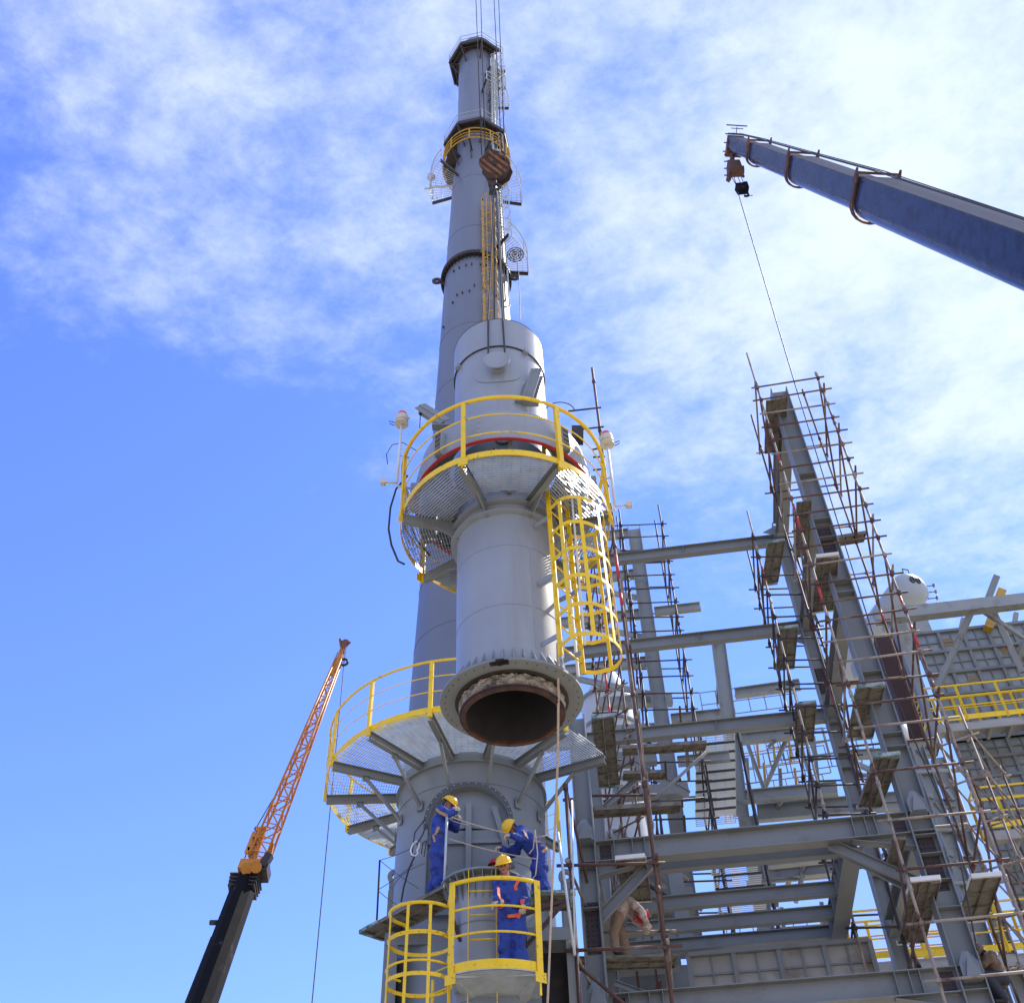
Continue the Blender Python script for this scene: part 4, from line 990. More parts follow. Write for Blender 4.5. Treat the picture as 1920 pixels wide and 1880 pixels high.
scaffold('dark close set tube scaffold around the pale column behind the yellow cage', S3, .5, zs3, [zat(1160, 955, S3[0]), zat(1236, 946, S3[1]), zat(1240, 975, S3[2]), zat(1166, 968, S3[3])], r=.026, mtl='darktube', skip=lambda i, k: (i in (1, 3) and k % 3) or (i == 2 and k % 2), braces=[(0, 3, zs3[0]-i_*1.9, zs3[0]-i_*1.9-1.4) for i_ in range(7)]+[(1, 2, zs3[0]-i_*1.9, zs3[0]-i_*1.9-1.4) for i_ in range(7)])
S0 = pc4([(1066, 1560), (1225, 1600), (1200, 1420), (1104, 1520)], [17.2, 17.2, 20.0, 20.0])
zs0_ = []
for py in (1352, 1470, 1622, 1783): zs0_.append(zat(1140, py, V3((0, 17.2, 0))))
zs0_ += [zs0_[-1]-1.7, zs0_[0]+1.6, zs0_[0]+3.3]
scaffold('brown tube scaffold with wide bays around the left hand column beside the workers', S0, .5, zs0_, [zat(1057, 1475, S0[0]), zat(1109, 690, S0[1]), zs0_[0]+4, zs0_[0]+.4], r=.029, mtl='rustpipe', mts=['rustpipe', 'rustpipe', 'paletube', 'paletube'], over=.3,
         red=[(1, zat(1151, 1040, S0[1]), zat(1157, 1085, S0[1])), (1, zat(1160, 1110, S0[1]), zat(1164, 1135, S0[1]))], braces=[(0, 3, zs0_[1], zs0_[2]), (0, 1, zs0_[3]-.2, zs0_[4]+.2)])
S5 = pc4([(1772, 1420), (1850, 1460), (1868, 1420), (1800, 1400)], [21.0, 20.6, 22.4, 22.8])
zs5 = []; z_ = zat(1772, 1400, S5[0])
while z_ > 1: zs5.append(z_); z_ -= 1.0
scaffold('pale tube scaffold at the far right between the tall column and the boiler wall', S5, .5, zs5, [zs5[0]+.5, zs5[0]+.8, zs5[0]+.3, zs5[0]+.4], mtl='paletube', mts=['paletube', 'paletube', 'rustpipe', 'rustpipe'], braces=[(0, 1, zs5[0]-i_*2, zs5[0]-i_*2-1.8) for i_ in range(6)]+[(1, 2, zs5[0]-i_*2-.3, zs5[0]-i_*2-2) for i_ in range(5)])
# short tubes near the beacon
t_ = thing('scaffold_tube', P(1120, 770, 17.2), 'short cross tubes clamped to the tall thin tube beside the right beacon', 'scaffold tube')
for a, b in (((1065, 771), (1127, 764)), ((1088, 805), (1132, 800)), ((1110, 843), (1136, 838)), ((1112, 857), (1134, 856)), ((1112, 881), (1136, 879))): m = MB(); m.tube(P(*a, 17.1), P(*b, 17.1), .026, 6); m.build('tube', M['darktube'], t_)
m = MB(); bq = [P(1072, 797, 16.5), P(1094, 797, 16.5), P(1094, 820, 16.5), P(1072, 820, 16.5)]; m.prism(bq, (0, .25, 0)); m.build('beam_end', M['dark'], t_)
# further left scaffold bay seen through the cage
S4 = pc4([(1132, 1230), (1160, 1230), (1140, 1300), (1118, 1300)], [24, 23.6, 26, 26])
zs4 = []; z_ = zat(1132, 1060, S4[0])
while z_ > 6: zs4.append(z_); z_ -= .8
scaffold('rusty tube scaffold seen behind the yellow ladder cage', S4, 4, zs4, [zs4[0]+.6]*4, mtl='rustpipe', red=[(0, zat(1132, 1190, S4[0]), zat(1139, 1235, S4[0])), (0, zat(1140, 1260, S4[0]), zat(1146, 1300, S4[0])), (0, zat(1149, 1320, S4[0]), zat(1150, 1345, S4[0]))])

# boards laid in the scaffolds: (near end pixels, far end pixels, width px, near row Y)
def deckpx(x0, y0, x1, y1, wpx, Y, label, edge='green', nb=3, perf=False):
    """near end centre pixel (x0,y0); far end (x1,y1) - horizontal boards"""
    p0 = P(x0, y0, Y); z = p0.z
    d = (CX*((x1-960)/FPX)+CY*((940-y1)/FPX)+FW); p1 = CAM+d*((z-CAM.z)/d.z)
    pw = P(x0+wpx/2, y0, Y)-P(x0-wpx/2, y0, Y)
    wv = U*pw.length
    deck(p0, p1, wv, nb, .07, label, edge=edge, name='scaffold_deck', grp='scaffold decks on the tube scaffolds', perf=perf)
deckpx(1456, 748, 1452, 846, 40, colR.y-.6, 'topmost scaffold deck beside the head of the right column', None, 3)
deckpx(1455, 1017, 1443, 1092, 32, colC.y-1.1, 'weathered scaffold deck under the end of the highest long beam', 'green', 2)
deckpx(1478, 1178, 1472, 1250, 36, colC.y-1.1, 'weathered scaffold deck under the end of the middle long beam', 'green', 2)
deckpx(1512, 1320, 1508, 1388, 36, colC.y-1.1, 'weathered scaffold deck under the end of the lower long beam', 'green', 2)
deckpx(1507, 938, 1503, 1040, 28, colR.y-.4, 'narrow scaffold deck half way up between the two right columns', None, 2)
deckpx(1551, 1044, 1542, 1142, 42, colR.y-.6, 'wide scaffold deck with blue white edge behind the red banded tube', 'white', 3, True)
deckpx(1632, 1288, 1612, 1380, 52, colR.y-.6, 'mustard brown scaffold deck just above the big perforated one', 'green', 2)
deckpx(1662, 1418, 1630, 1508, 48, colR.y-.6, 'perforated scaffold deck with green edge above the front beam', 'green', 3, True)
deckpx(1734, 1650, 1708, 1762, 56, colR.y-.7, 'perforated scaffold deck between the columns below the front beam', 'white', 3, True)
deckpx(1848, 1643, 1822, 1722, 56, colR.y-.4, 'scaffold deck with blue edge at the far right below the wall', 'white', 2)
deckpx(1685, 1570, 1668, 1640, 26, colR.y-.7, 'narrow rust red scaffold deck under the front beam end', None, 1)
deckpx(1130, 1346, 1142, 1470, 42, 18.5, 'tall grey brown scaffold deck left of the orange brown tube', 'green', 2)
deckpx(1182, 1609, 1195, 1685, 56, 18.6, 'square scaffold deck with blue green edge above the tan worker', 'white', 3)
# long horizontal planks seen edge-on
for (x0, y0, x1, y1, Y, lab) in ((1165, 1405, 1320, 1395, 22, 'weathered plank lying level right of the tall brown deck'), (1110, 1520, 1272, 1510, 19.5, 'pale perforated plank lying level above the front beam'), (1172, 1452, 1250, 1450, 23, 'short grey plank lying level behind the front scaffold'), (1515, 1022, 1622, 1004, 19.5, 'single plank sticking out right of the tall column')):
    a, b = P(x0, y0, Y), P(x1, y1, Y); b.z = a.z; b = a+(b-a).normalized()*(b-a).length
    q = P(x1, y1, Y); b = V3((q.x, q.y-.0, q.z)); deck(a, b, V3((0, .35, 0)), 1, .09, lab, edge=None, name='scaffold_plank', cat='plank')
# ------------------------------------------------------------------ boiler house behind on the right
wy = 27.0
def wq(px, py, Y=wy): return P(px, py, Y)
q0 = wq(1712, 1192); 
def wall(a, zt, b, zb, mt, nx, nz, par, name='wall', th=.1, rib=True, sub=2):
    """panel wall between plan points a,b from zb to zt with ribs"""
    a, b = V3((a.x, a.y, 0)), V3((b.x, b.y, 0)); d = (b-a); nrm = d.normalized().cross(V3((0, 0, 1)))
    if nrm.y > 0: nrm = -nrm
    m = MB(); m.box((a+b)/2+V3((0, 0, (zt+zb)/2))-nrm*th/2, d/2, nrm*th/2, V3((0, 0, (zt-zb)/2))); w_ = m.build(name, M[mt], par)
    m = MB()
    for i in range(nx*sub+1):
        big = i % sub == 0; p = a+d*(i/(nx*sub)); m.box(p+V3((0, 0, (zt+zb)/2))+nrm*(.05 if big else .02), d.normalized()*(.05 if big else .018), nrm*(.05 if big else .02), V3((0, 0, (zt-zb)/2)))
    for j in range(nz*sub+1):
        big = j % sub == 0; z = zb+(zt-zb)*j/(nz*sub); o_ = nrm*(.062 if big else .024); m.box((a+b)/2+V3((0, 0, z))+o_, d/2, nrm*(.062 if big else .024), V3((0, 0, .045 if big else .018)))
    m.build('stiffening_rib', M['steel'], w_)
    return w_
boil = thing('boiler_house', V3((q0.x, wy, 0)), 'grey boiler casing of ribbed square panels behind the tall scaffold', 'boiler house')
wa = V3((q0.x, wy, 0)); wb = wa+U*6.8
z_t = q0.z; z_1 = wq(1750, 1392).z; z_2 = wq(1790, 1560).z
wall(wa, z_t, wb, z_1, 'panel', 9, 5, boil)
wall(wa+U*.02+W*.03, z_1, wb, wq(1850, 1700).z, 'panel', 9, 8, boil)
wall(wa+U*.02, wq(1850, 1700).z-.1, wb, 0, 'panel', 9, 12, boil)
# flat ochre panels not yet painted
m = MB(); nr = -W
for i, (uu, zz_, ww, hh) in enumerate(((3.05, -1.45, .8, .45), (2.1, -2.5, .7, .35), (2.7, -.95, .5, .3), (.9, -.4, .5, .3), (3.6, -2.1, .4, .3), (1.3, -1.9, .35, .3))): m.box(wa+U*uu+V3((0, 0, z_t+zz_))+nr*.012, U*ww/2, nr*.006, V3((0, 0, hh/2)))
m.build('ochre_patch', M['yellow_old'] if False else mat('faded_ochre_patch', (.33, .22, .10), .7, var=.3, scale=4, dirt=(.25, .25, .25), dirt_amt=.4, dscale=2), boil)
m = MB(); m.box(wa-U*.7+W*.6+V3((0, 0, wq(1672, 1280).z/1)), U*.5, W*.6, V3((0, 0, 1.9))); m.build('oxide_red_duct', M['primer'], boil)
zd_ = wq(1690, 1385).z; zu_ = wq(1672, 1260).z; m = MB(); m.box(wa-U*.75+W*.6+V3((0, 0, (zd_+zu_)/2)), U*.42, W*.5, V3((0, 0, (zu_-zd_)/2))); m.build('dark_duct', M['steel'], boil)
def rail(p0, p1, par, h=1.1, n=6, mt='yellow', nm='railing', toe=True, r=.024):
    p0, p1 = V3(p0), V3(p1); m = MB(); d = (p1-p0)
    for k in range(n+1): q = p0+d*k/n; m.bar(q-V3((0, 0, .1)), q+V3((0, 0, h)), .07, .05)
    for hh in (h, h*.66, h*.36): m.bar(p0+V3((0, 0, hh)), p1+V3((0, 0, hh)), .045 if hh == h else .03, .045 if hh == h else .03)
    if toe: m.bar(p0+V3((0, 0, .02)), p1+V3((0, 0, .02)), .01, .16)
    return m.build(nm, M[mt], par)
def walk(px, py, dY, l, label, n=6, wd=.65):
    a = P(px, py, wy-dY); b = a+U*l
    t_ = thing('walkway', a, label, 'walkway', 'yellow railed walkways on the boiler')
    m = MB(); m.box((a+b)/2+W*wd/2-V3((0, 0, .18)), U*l/2, W*wd/2, V3((0, 0, .03))); 
    for k in range(n*2+1): q = a+U*l*k/(n*2); m.bar(q-V3((0, 0, .3)), q+W*wd-V3((0, 0, .3)), .08, .2)
    m.bar(a-V3((0, 0, .3)), b-V3((0, 0, .3)), .06, .22); m.build('deck', M['panel_pale'], t_)
    rail(a, b, t_, n=n); rail(a+W*wd, b+W*wd, t_, n=n*2, r=.02); rail(a, a+W*wd, t_, n=1)
walk(1738, 1352, 1.3, 9, 'upper yellow railed walkway across the ribbed boiler wall', 8)
walk(1850, 1548, 1.6, 6, 'middle yellow railed walkway at the right edge of the picture', 4)
walk(1700, 1792, 2.2, 8, 'lower yellow railed walkway behind the perforated deck', 7)
walk(1600, 1795, 1.5, 2.5, 'low yellow walkway stub between the inner column and the panel duct', 2)
rs = thing('rear_support_frame', P(1760, 1500, 24.5), 'braced grey frame standing between the tall scaffold and the ribbed boiler wall', 'steel frame')
def rsb(x0, y0, x1, y1, Y0, Y1, w_=.2, nm='brace', mt='steel_pale', tb=False):
    m = MB(); a, b = P(x0, y0, Y0), P(x1, y1, Y1)
    if tb: m.tube(a, b, w_/2, 8)
    else: m.channel(a, b, w_, w_*.6, .02)
    m.build(nm, M[mt], rs)
cA = onv(1752, 1500, 25.0); cB2 = onv(1822, 1600, 25.2)
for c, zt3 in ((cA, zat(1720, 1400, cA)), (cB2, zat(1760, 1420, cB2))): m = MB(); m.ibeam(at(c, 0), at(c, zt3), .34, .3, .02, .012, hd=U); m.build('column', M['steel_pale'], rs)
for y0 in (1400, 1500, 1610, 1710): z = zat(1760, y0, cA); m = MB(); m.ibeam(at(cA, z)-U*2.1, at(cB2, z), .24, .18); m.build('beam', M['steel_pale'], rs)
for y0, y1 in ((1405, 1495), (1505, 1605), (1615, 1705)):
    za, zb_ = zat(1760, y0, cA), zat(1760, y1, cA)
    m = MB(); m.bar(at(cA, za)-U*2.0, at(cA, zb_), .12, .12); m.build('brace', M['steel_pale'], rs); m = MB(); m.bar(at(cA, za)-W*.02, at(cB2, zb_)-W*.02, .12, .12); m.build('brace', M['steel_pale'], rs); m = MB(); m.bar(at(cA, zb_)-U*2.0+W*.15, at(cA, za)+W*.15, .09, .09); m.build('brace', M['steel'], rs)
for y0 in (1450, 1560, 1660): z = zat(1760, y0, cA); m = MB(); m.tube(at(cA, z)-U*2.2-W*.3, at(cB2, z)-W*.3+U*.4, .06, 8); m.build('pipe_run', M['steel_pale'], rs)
# ------------------------------------------------------------------ steam drum on top
dr = P(1710, 1101, 30.0); dR_ = .70; dax = (W*1+U*(-.40)).normalized()
dt = thing('steam_drum', dr, 'pale grey horizontal drum with two oval manholes on top of the boiler', 'pressure vessel')
prof = [(0, -.30), (.2, -.29), (.4, -.23), (.55, -.14), (.65, -.04), (dR_, .08), (dR_, 5.5), (.6, 5.75), (0, 5.9)]
m = MB(); m.lathe(dr, prof, 48, axis=dax); m.build('shell', M['drumgrey'], dt)
xd = V3((0, 0, 1)).cross(dax).normalized()
for sg in (-1, 1):
    m = MB(); c = dr-dax*.31+xd*.12*sg+V3((0, 0, .10)); m.path([c+xd*.085*math.cos(t*math.pi/8)+V3((0, 0, .13*math.sin(t*math.pi/8))) for t in range(16)], .028, 5, closed=True); m.bar(c-xd*.10, c+xd*.10, .03, .04); m.build('manhole', M['dark'], dt)
m = MB(); m.bar(dr+V3((0, 0, dR_))-xd*.12, dr+V3((0, 0, dR_+.2))-xd*.12, .03, .03); m.bar(dr+V3((0, 0, dR_))+xd*.12, dr+V3((0, 0, dR_+.2))+xd*.12, .03, .03); m.bar(dr+V3((0, 0, dR_+.2))+xd*.13, dr+V3((0, 0, dR_+.2))-xd*.13, .03, .03)
m.build('lug', M['dark'], dt)
sx = U
for k in range(4):
    m = MB(); c = dr+V3((0, 0, .2-.3*k))+U*(dR_-.02-.03*k*k*.5)+dax*.3; m.tube(c, c+U*.32, .03, 6); m.tube(c+U*.3, c+U*.34, .09, 10); m.build('nozzle', M['steel_pale'], dt)
for k in range(2): m = MB(); c = dr+dax*(1+3.2*k)-V3((0, 0, dR_+.2)); m.box(c, xd*.6, dax*.12, V3((0, 0, .3))); m.build('saddle', M['steel_pale'], dt)
# roof truss frame in front of the drum
rf_ = thing('roof_frame', P(1690, 1155, 25.5), 'pale steel roof beam with truss legs in front of the drum at the right edge', 'steel frame')
a = P(1640, 1158, 25.5); zz0 = a.z
b = a+U*8.5; m = MB(); m.box((a+b)/2, U*4.25, W*.16, V3((0, 0, .2))); m.build('beam', M['steel_pale'], rf_)
def leg(x0, y0, x1, y1, Y0, Y1, w_=.16, nm='leg', mt='steel_pale'):
    m = MB(); m.bar(P(x0, y0, Y0), P(x1, y1, Y1), w_, w_); m.build(nm, M[mt], rf_)
leg(1823, 1142, 1757, 1292, 25.5, 26.4); leg(1860, 1138, 1918, 1260, 25.5, 25.9); leg(1835, 1140, 1925, 1200, 25.5, 25.6, .12); leg(1866, 1130, 1850, 1140, 25.5, 25.5)
leg(1848, 1135, 1868, 1082, 25.4, 25.4, .2, 'post_stub', 'steel'); leg(1852, 1180, 1878, 1108, 26.5, 26.5, .26, 'ochre_stub', 'yellow_old'); leg(1922, 1200, 1905, 1240, 25.5, 26); leg(1806, 1160, 1800, 1188, 27, 27, .14); leg(1905, 1150, 1900, 1186, 27, 27, .14)
leg(1688, 1165, 1750, 1380, 26, 26, .24, 'column'); leg(1668, 1150, 1760, 1395, 25.4, 25.4, .2, 'column', 'steel')
m = MB()
for hh in (-.5, -.95, -1.4): m.bar(a+W*3+U*2+V3((0, 0, hh)), b+W*3+U*2+V3((0, 0, hh)), .05, .05)
m.build('roof_railing', M['steel'], rf_)
m = MB(); cbx = P(1708, 1190, 28); m.box(cbx, U*.55, W*.5, V3((0, 0, .7))); m.box(cbx+V3((0, 0, .75)), U*.7, W*.6, V3((0, 0, .05))); m.build('drum_support_box', M['panel_pale'], rf_)

# ------------------------------------------------------------------ distant pipe rack in the middle
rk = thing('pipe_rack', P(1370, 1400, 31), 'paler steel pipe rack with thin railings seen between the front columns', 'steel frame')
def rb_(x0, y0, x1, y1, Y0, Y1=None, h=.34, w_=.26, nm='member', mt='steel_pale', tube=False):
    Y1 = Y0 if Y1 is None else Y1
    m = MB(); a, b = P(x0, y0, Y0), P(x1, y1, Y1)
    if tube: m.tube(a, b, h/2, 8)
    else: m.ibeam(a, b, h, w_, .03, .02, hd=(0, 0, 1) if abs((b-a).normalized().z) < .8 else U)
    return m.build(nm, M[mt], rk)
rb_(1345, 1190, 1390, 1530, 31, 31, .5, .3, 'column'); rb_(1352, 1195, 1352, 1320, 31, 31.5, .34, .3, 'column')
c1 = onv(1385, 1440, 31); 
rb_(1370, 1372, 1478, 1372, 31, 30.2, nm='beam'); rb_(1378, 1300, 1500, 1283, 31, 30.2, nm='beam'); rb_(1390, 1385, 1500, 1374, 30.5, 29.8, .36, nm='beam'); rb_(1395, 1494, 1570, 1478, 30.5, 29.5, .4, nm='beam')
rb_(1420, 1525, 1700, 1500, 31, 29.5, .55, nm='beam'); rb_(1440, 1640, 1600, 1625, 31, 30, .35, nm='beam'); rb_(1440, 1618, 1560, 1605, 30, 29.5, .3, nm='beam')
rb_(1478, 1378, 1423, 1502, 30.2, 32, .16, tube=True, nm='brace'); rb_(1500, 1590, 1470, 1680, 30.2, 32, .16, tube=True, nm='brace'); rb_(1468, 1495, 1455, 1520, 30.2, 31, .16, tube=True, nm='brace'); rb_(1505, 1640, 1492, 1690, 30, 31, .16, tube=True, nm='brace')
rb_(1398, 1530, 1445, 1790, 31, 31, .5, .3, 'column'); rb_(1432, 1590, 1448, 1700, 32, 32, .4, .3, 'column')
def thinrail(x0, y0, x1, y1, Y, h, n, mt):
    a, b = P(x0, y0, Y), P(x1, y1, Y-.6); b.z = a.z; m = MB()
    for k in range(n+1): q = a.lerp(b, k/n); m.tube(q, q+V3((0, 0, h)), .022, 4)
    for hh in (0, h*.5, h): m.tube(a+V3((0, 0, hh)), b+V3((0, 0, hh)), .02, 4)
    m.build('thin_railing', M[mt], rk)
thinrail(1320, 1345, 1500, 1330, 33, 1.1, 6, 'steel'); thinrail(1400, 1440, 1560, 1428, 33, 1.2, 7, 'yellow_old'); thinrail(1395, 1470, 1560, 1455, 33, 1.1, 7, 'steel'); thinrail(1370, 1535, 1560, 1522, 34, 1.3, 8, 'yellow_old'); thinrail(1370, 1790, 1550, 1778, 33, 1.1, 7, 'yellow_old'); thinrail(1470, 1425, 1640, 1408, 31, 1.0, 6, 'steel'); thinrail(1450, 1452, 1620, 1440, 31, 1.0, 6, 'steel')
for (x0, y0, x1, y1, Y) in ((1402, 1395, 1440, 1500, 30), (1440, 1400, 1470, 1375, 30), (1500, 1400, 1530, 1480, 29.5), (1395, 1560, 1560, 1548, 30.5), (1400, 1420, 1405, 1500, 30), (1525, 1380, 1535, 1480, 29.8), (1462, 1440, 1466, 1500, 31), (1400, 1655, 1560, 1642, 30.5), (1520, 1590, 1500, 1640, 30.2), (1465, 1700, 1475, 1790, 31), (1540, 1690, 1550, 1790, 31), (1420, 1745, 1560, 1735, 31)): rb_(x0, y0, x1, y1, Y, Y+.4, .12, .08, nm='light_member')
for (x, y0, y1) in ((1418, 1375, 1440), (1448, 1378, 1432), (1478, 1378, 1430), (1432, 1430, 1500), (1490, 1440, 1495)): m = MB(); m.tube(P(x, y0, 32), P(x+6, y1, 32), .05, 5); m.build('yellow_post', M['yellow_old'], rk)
# stair tower of glassy grating panels
st = thing('grating_stair', P(1340, 1450, 29), 'column of pale grating stair landings right of the mid scaffold', 'stair tower')
for k in range(9):
    y = 1380+17.5*k if k < 9 else 0
    a = P(1342, y+10, 29-.0); m = MB(); sz = .60
    for i in range(9): m.bar(a-U*sz+W*(-.5+i*.125)-V3((0, 0, 0)), a+U*sz+W*(-.5+i*.125), .05, .01)
    for i in range(5): m.bar(a+U*(-sz+i*sz/2)-W*.5, a+U*(-sz+i*sz/2)+W*.5, .03, .02)
    m.build('landing_grating', M['vessel'], st)
    m = MB(); m.bar(a-U*sz-W*.5-V3((0, 0, .03)), a+U*sz-W*.5-V3((0, 0, .03)), .05, .06); m.build('landing_edge', M['dark'], st)
for k, (x, y) in enumerate(((1368, 1610), (1372, 1626), (1378, 1652), (1382, 1676), (1386, 1700))):
    a = P(x+5, y, 28.0); m = MB(); sz = .66
    for i in range(7): m.bar(a-U*sz+W*(-.4+i*.125), a+U*sz+W*(-.4+i*.125), .05, .01)
    m.build('landing_grating', M['vessel'], st); m = MB(); m.bar(a-U*sz-W*.42, a+U*sz-W*.42, .05, .05); m.build('landing_edge', M['dark'], st)
m = MB()
for sg in (-1, 1): a = P(1342, 1380, 29); m.bar(V3((a.x+sg*.62, a.y-.5, 1)), V3((a.x+sg*.62, a.y-.5, a.z)), .08, .08)
m.build('stair_post', M['dark'], st)
# pale vessel between the left columns
ves = P(1150, 1400, 33); vt = thing('pale_vessel', V3((ves.x, 33, 0)), 'whitish round vessel with conical cladding glimpsed behind the left scaffold', 'vessel')
vz = P(1150, 1262, 33).z
m = MB(); m.lathe((ves.x, 33, 0), [(1.05, 0), (1.05, vz-1.6), (1.0, vz-1.4), (.35, vz), (0, vz+.1)], 40); m.build('shell', M['vessel'], vt)
for k in range(7): m = MB(); z = vz-1.4-k*1.25; m.ringbar((ves.x, 33, 0), 1.04, 1.12, z-.05, z+.05, 40); m.build('band', M['steel_pale'], vt)
# background ducts and machinery behind the left bay
bk = thing('machinery_block', P(1200, 1700, 27), 'dense grey ducts, braces and panels filling the bay behind the tan worker', 'machinery')
random.seed(11)
def bkb(x0, y0, x1, y1, Y, h, w_, mt='steel', nm='duct'):
    m = MB(); a, b = P(x0, y0, Y), P(x1, y1, Y); m.bar(a, b, w_, h); m.build(nm, M[mt], bk)
for (x0, y0, x1, y1, Y, h, w_, mt) in ((1115, 1600, 1290, 1590, 25, .5, .5, 'steel'), (1120, 1700, 1300, 1688, 25.5, .5, .5, 'steel'), (1120, 1750, 1270, 1740, 26, .7, .5, 'steel_pale'), (1110, 1640, 1250, 1632, 27, .8, .4, 'grey2'), (1130, 1800, 1270, 1790, 24, .6, .5, 'grey2'), (1255, 1590, 1290, 1790, 24.5, .35, .35, 'steel'), (1160, 1560, 1185, 1790, 27.5, .4, .4, 'steel'), (1120, 1560, 1250, 1640, 26.5, .25, .2, 'steel_pale'), (1240, 1640, 1320, 1700, 26, .22, .2, 'steel'), (1100, 1430, 1230, 1420, 27, .4, .3, 'steel'), (1150, 1490, 1290, 1480, 27, .35, .3, 'steel'), (1110, 1380, 1250, 1372, 29, .5, .4, 'steel_pale'), (1120, 1320, 1260, 1312, 29, .35, .3, 'steel_pale'), (1090, 1860, 1300, 1850, 25, .8, .6, 'steel')): bkb(x0, y0, x1, y1, Y, h, w_, mt)
m = MB(); a = P(1175, 1850, 28.5); m.box(a+V3((.3, .3, -2.5)), (2.2, 0, 0), (0, .3, 0), (0, 0, 2.2)); m.build('back_panel', M['grey2'], bk)
rq = random.Random(5)
for k in range(34):
    x0 = rq.uniform(1105, 1290); y0 = rq.uniform(1330, 1790); Y = rq.uniform(22.5, 28); m = MB(); q = P(x0, y0, Y); L_ = rq.uniform(.6, 2.2)
    dv = rq.choice((U, U, W, V3((0, 0, 1)), (U+V3((0, 0, .8))).normalized(), (U-V3((0, 0, .8))).normalized()))
    if rq.random() < .55: m.tube(q-dv*L_/2, q+dv*L_/2, rq.uniform(.02, .05), 6)
    else: m.channel(q-dv*L_/2, q+dv*L_/2, rq.uniform(.1, .22), .08, .015)
    m.build('small_member', M[rq.choice(('rustpipe', 'steel', 'steel_pale', 'paletube', 'darktube', 'plank'))], bk)
# duct with square panels under the joists
du = thing('panel_duct', P(1290, 1810, 23), 'pale ribbed panel duct running level beneath the floor joists', 'duct')
a = P(1296, 1832, 22.4); b = a+U*3.75; ztop = P(1296, 1792, 22.4).z
wall(a, ztop, b, a.z-.4, 'panel_pale', 4, 1, du, name='panel')
m = MB(); m.box(V3((a.x, a.y, (ztop+a.z-.4)/2))+U*1.87+W*.8, U*1.86, W*.75, V3((0, 0, (ztop-a.z+.4)/2-.01))); m.build('body', M['panel_pale'], du)
# white hanging cylinder, small yellow marking on the column
m = MB(); p = P(1694, 1390, 24); m.tube(P(1691, 1358, 24), P(1697, 1388, 24), .12, 10); o = m.build('hoist_cylinder', M['white']); tag(o, 'small white cylinder hanging beside the right column below the drum', 'cylinder')
fc_ = bpy.data.curves.new('painted_mark', 'FONT'); fc_.body = '2L'; fc_.size = .17; fc_.extrude = .002; fc_.align_x = 'CENTER'
tmp_ = bpy.data.objects.new('tmp', fc_); col.objects.link(tmp_); me_ = bpy.data.meshes.new_from_object(tmp_.evaluated_get(bpy.context.evaluated_depsgraph_get())); bpy.data.objects.remove(tmp_)
fo = bpy.data.objects.new('painted_mark', me_); col.objects.link(fo); fo.parent = oR
zz1 = zat(1735, 1578, colR); wp = at(colR, zz1)-W*.014
fo.location = wp-V3(fr['_world']); fo.rotation_euler = (math.pi/2, 0, -YA); me_.materials.clear(); me_.materials.append(M['yellow'])

# ------------------------------------------------------------------ right mobile crane boom
bt = P(1378, 272, 15.5); be = P(2060, 538, 8.2)
bd = (be-bt); BL_ = bd.length; bd.normalize(); bside = bd.cross(V3((0, 0, 1))).normalized(); bup = bside.cross(bd).normalized()
if bup.z < 0: bup = -bup
boom = thing('crane_boom', be, 'weathered blue grey telescopic crane boom reaching in from the right edge', 'crane boom')
def bsec(t0, t1, w_, h, mt, name):
    """rounded-belly box section"""
    a, b = bt+bd*t0, bt+bd*t1
    prof_ = [(-w_/2, h/2), (w_/2, h/2)]+[(w_/2*math.cos(t)**1 if abs(math.cos(t)) > .01 else 0, -h*.1+(-h*.4)*math.sin(t)) for t in [math.pi*k/10 for k in range(11)]]
    m = MB(); va = [a+bside*x+bup*z for x, z in prof_]; vb = [b+bside*x+bup*z for x, z in prof_]; n = len(prof_)
    m.add(va+vb, [(i, (i+1) % n, n+(i+1) % n, n+i) for i in range(n)], True); m.add(va, [tuple(range(n))]); m.add(vb, [tuple(reversed(range(n)))])
    o = m.build(name, M['boomblue'], boom)
    mm = MB(); mm.box((a+b)/2+bup*(h/2+.004), bd*(t1-t0)/2, bside*w_*.47, bup*.004); mm.build('worn_top_strip', M['boomgrey'], o)
    # sun on the upper edges comes from real light; a thin welded edge strip
    mm = MB()
    for sg in (-1, 1): mm.bar(a+bside*sg*w_/2+bup*(h/2-.03), b+bside*sg*w_/2+bup*(h/2-.03), .02, .05, up=bup)
    mm.build('edge_strip', M['boomblue'], o)
    return prof_
def tfor(px, py):
    d = (CX*((px-960)/FPX)+CY*((940-py)/FPX)+FW).normalized()
    # closest approach of ray and boom line
    w0 = CAM-bt; a_, b_, c_ = 1, d.dot(bd), 1; d_, e_ = d.dot(w0), bd.dot(w0)
    return (a_*e_-b_*d_)/(a_*c_-b_*b_)
EXT = max(2, (be.z-1.5)/abs(bd.z))
ts_ = [0, tfor(1420, 290), tfor(1502, 318), tfor(1640, 368), BL_+EXT]
hs = [.50, .61, .73, .90]
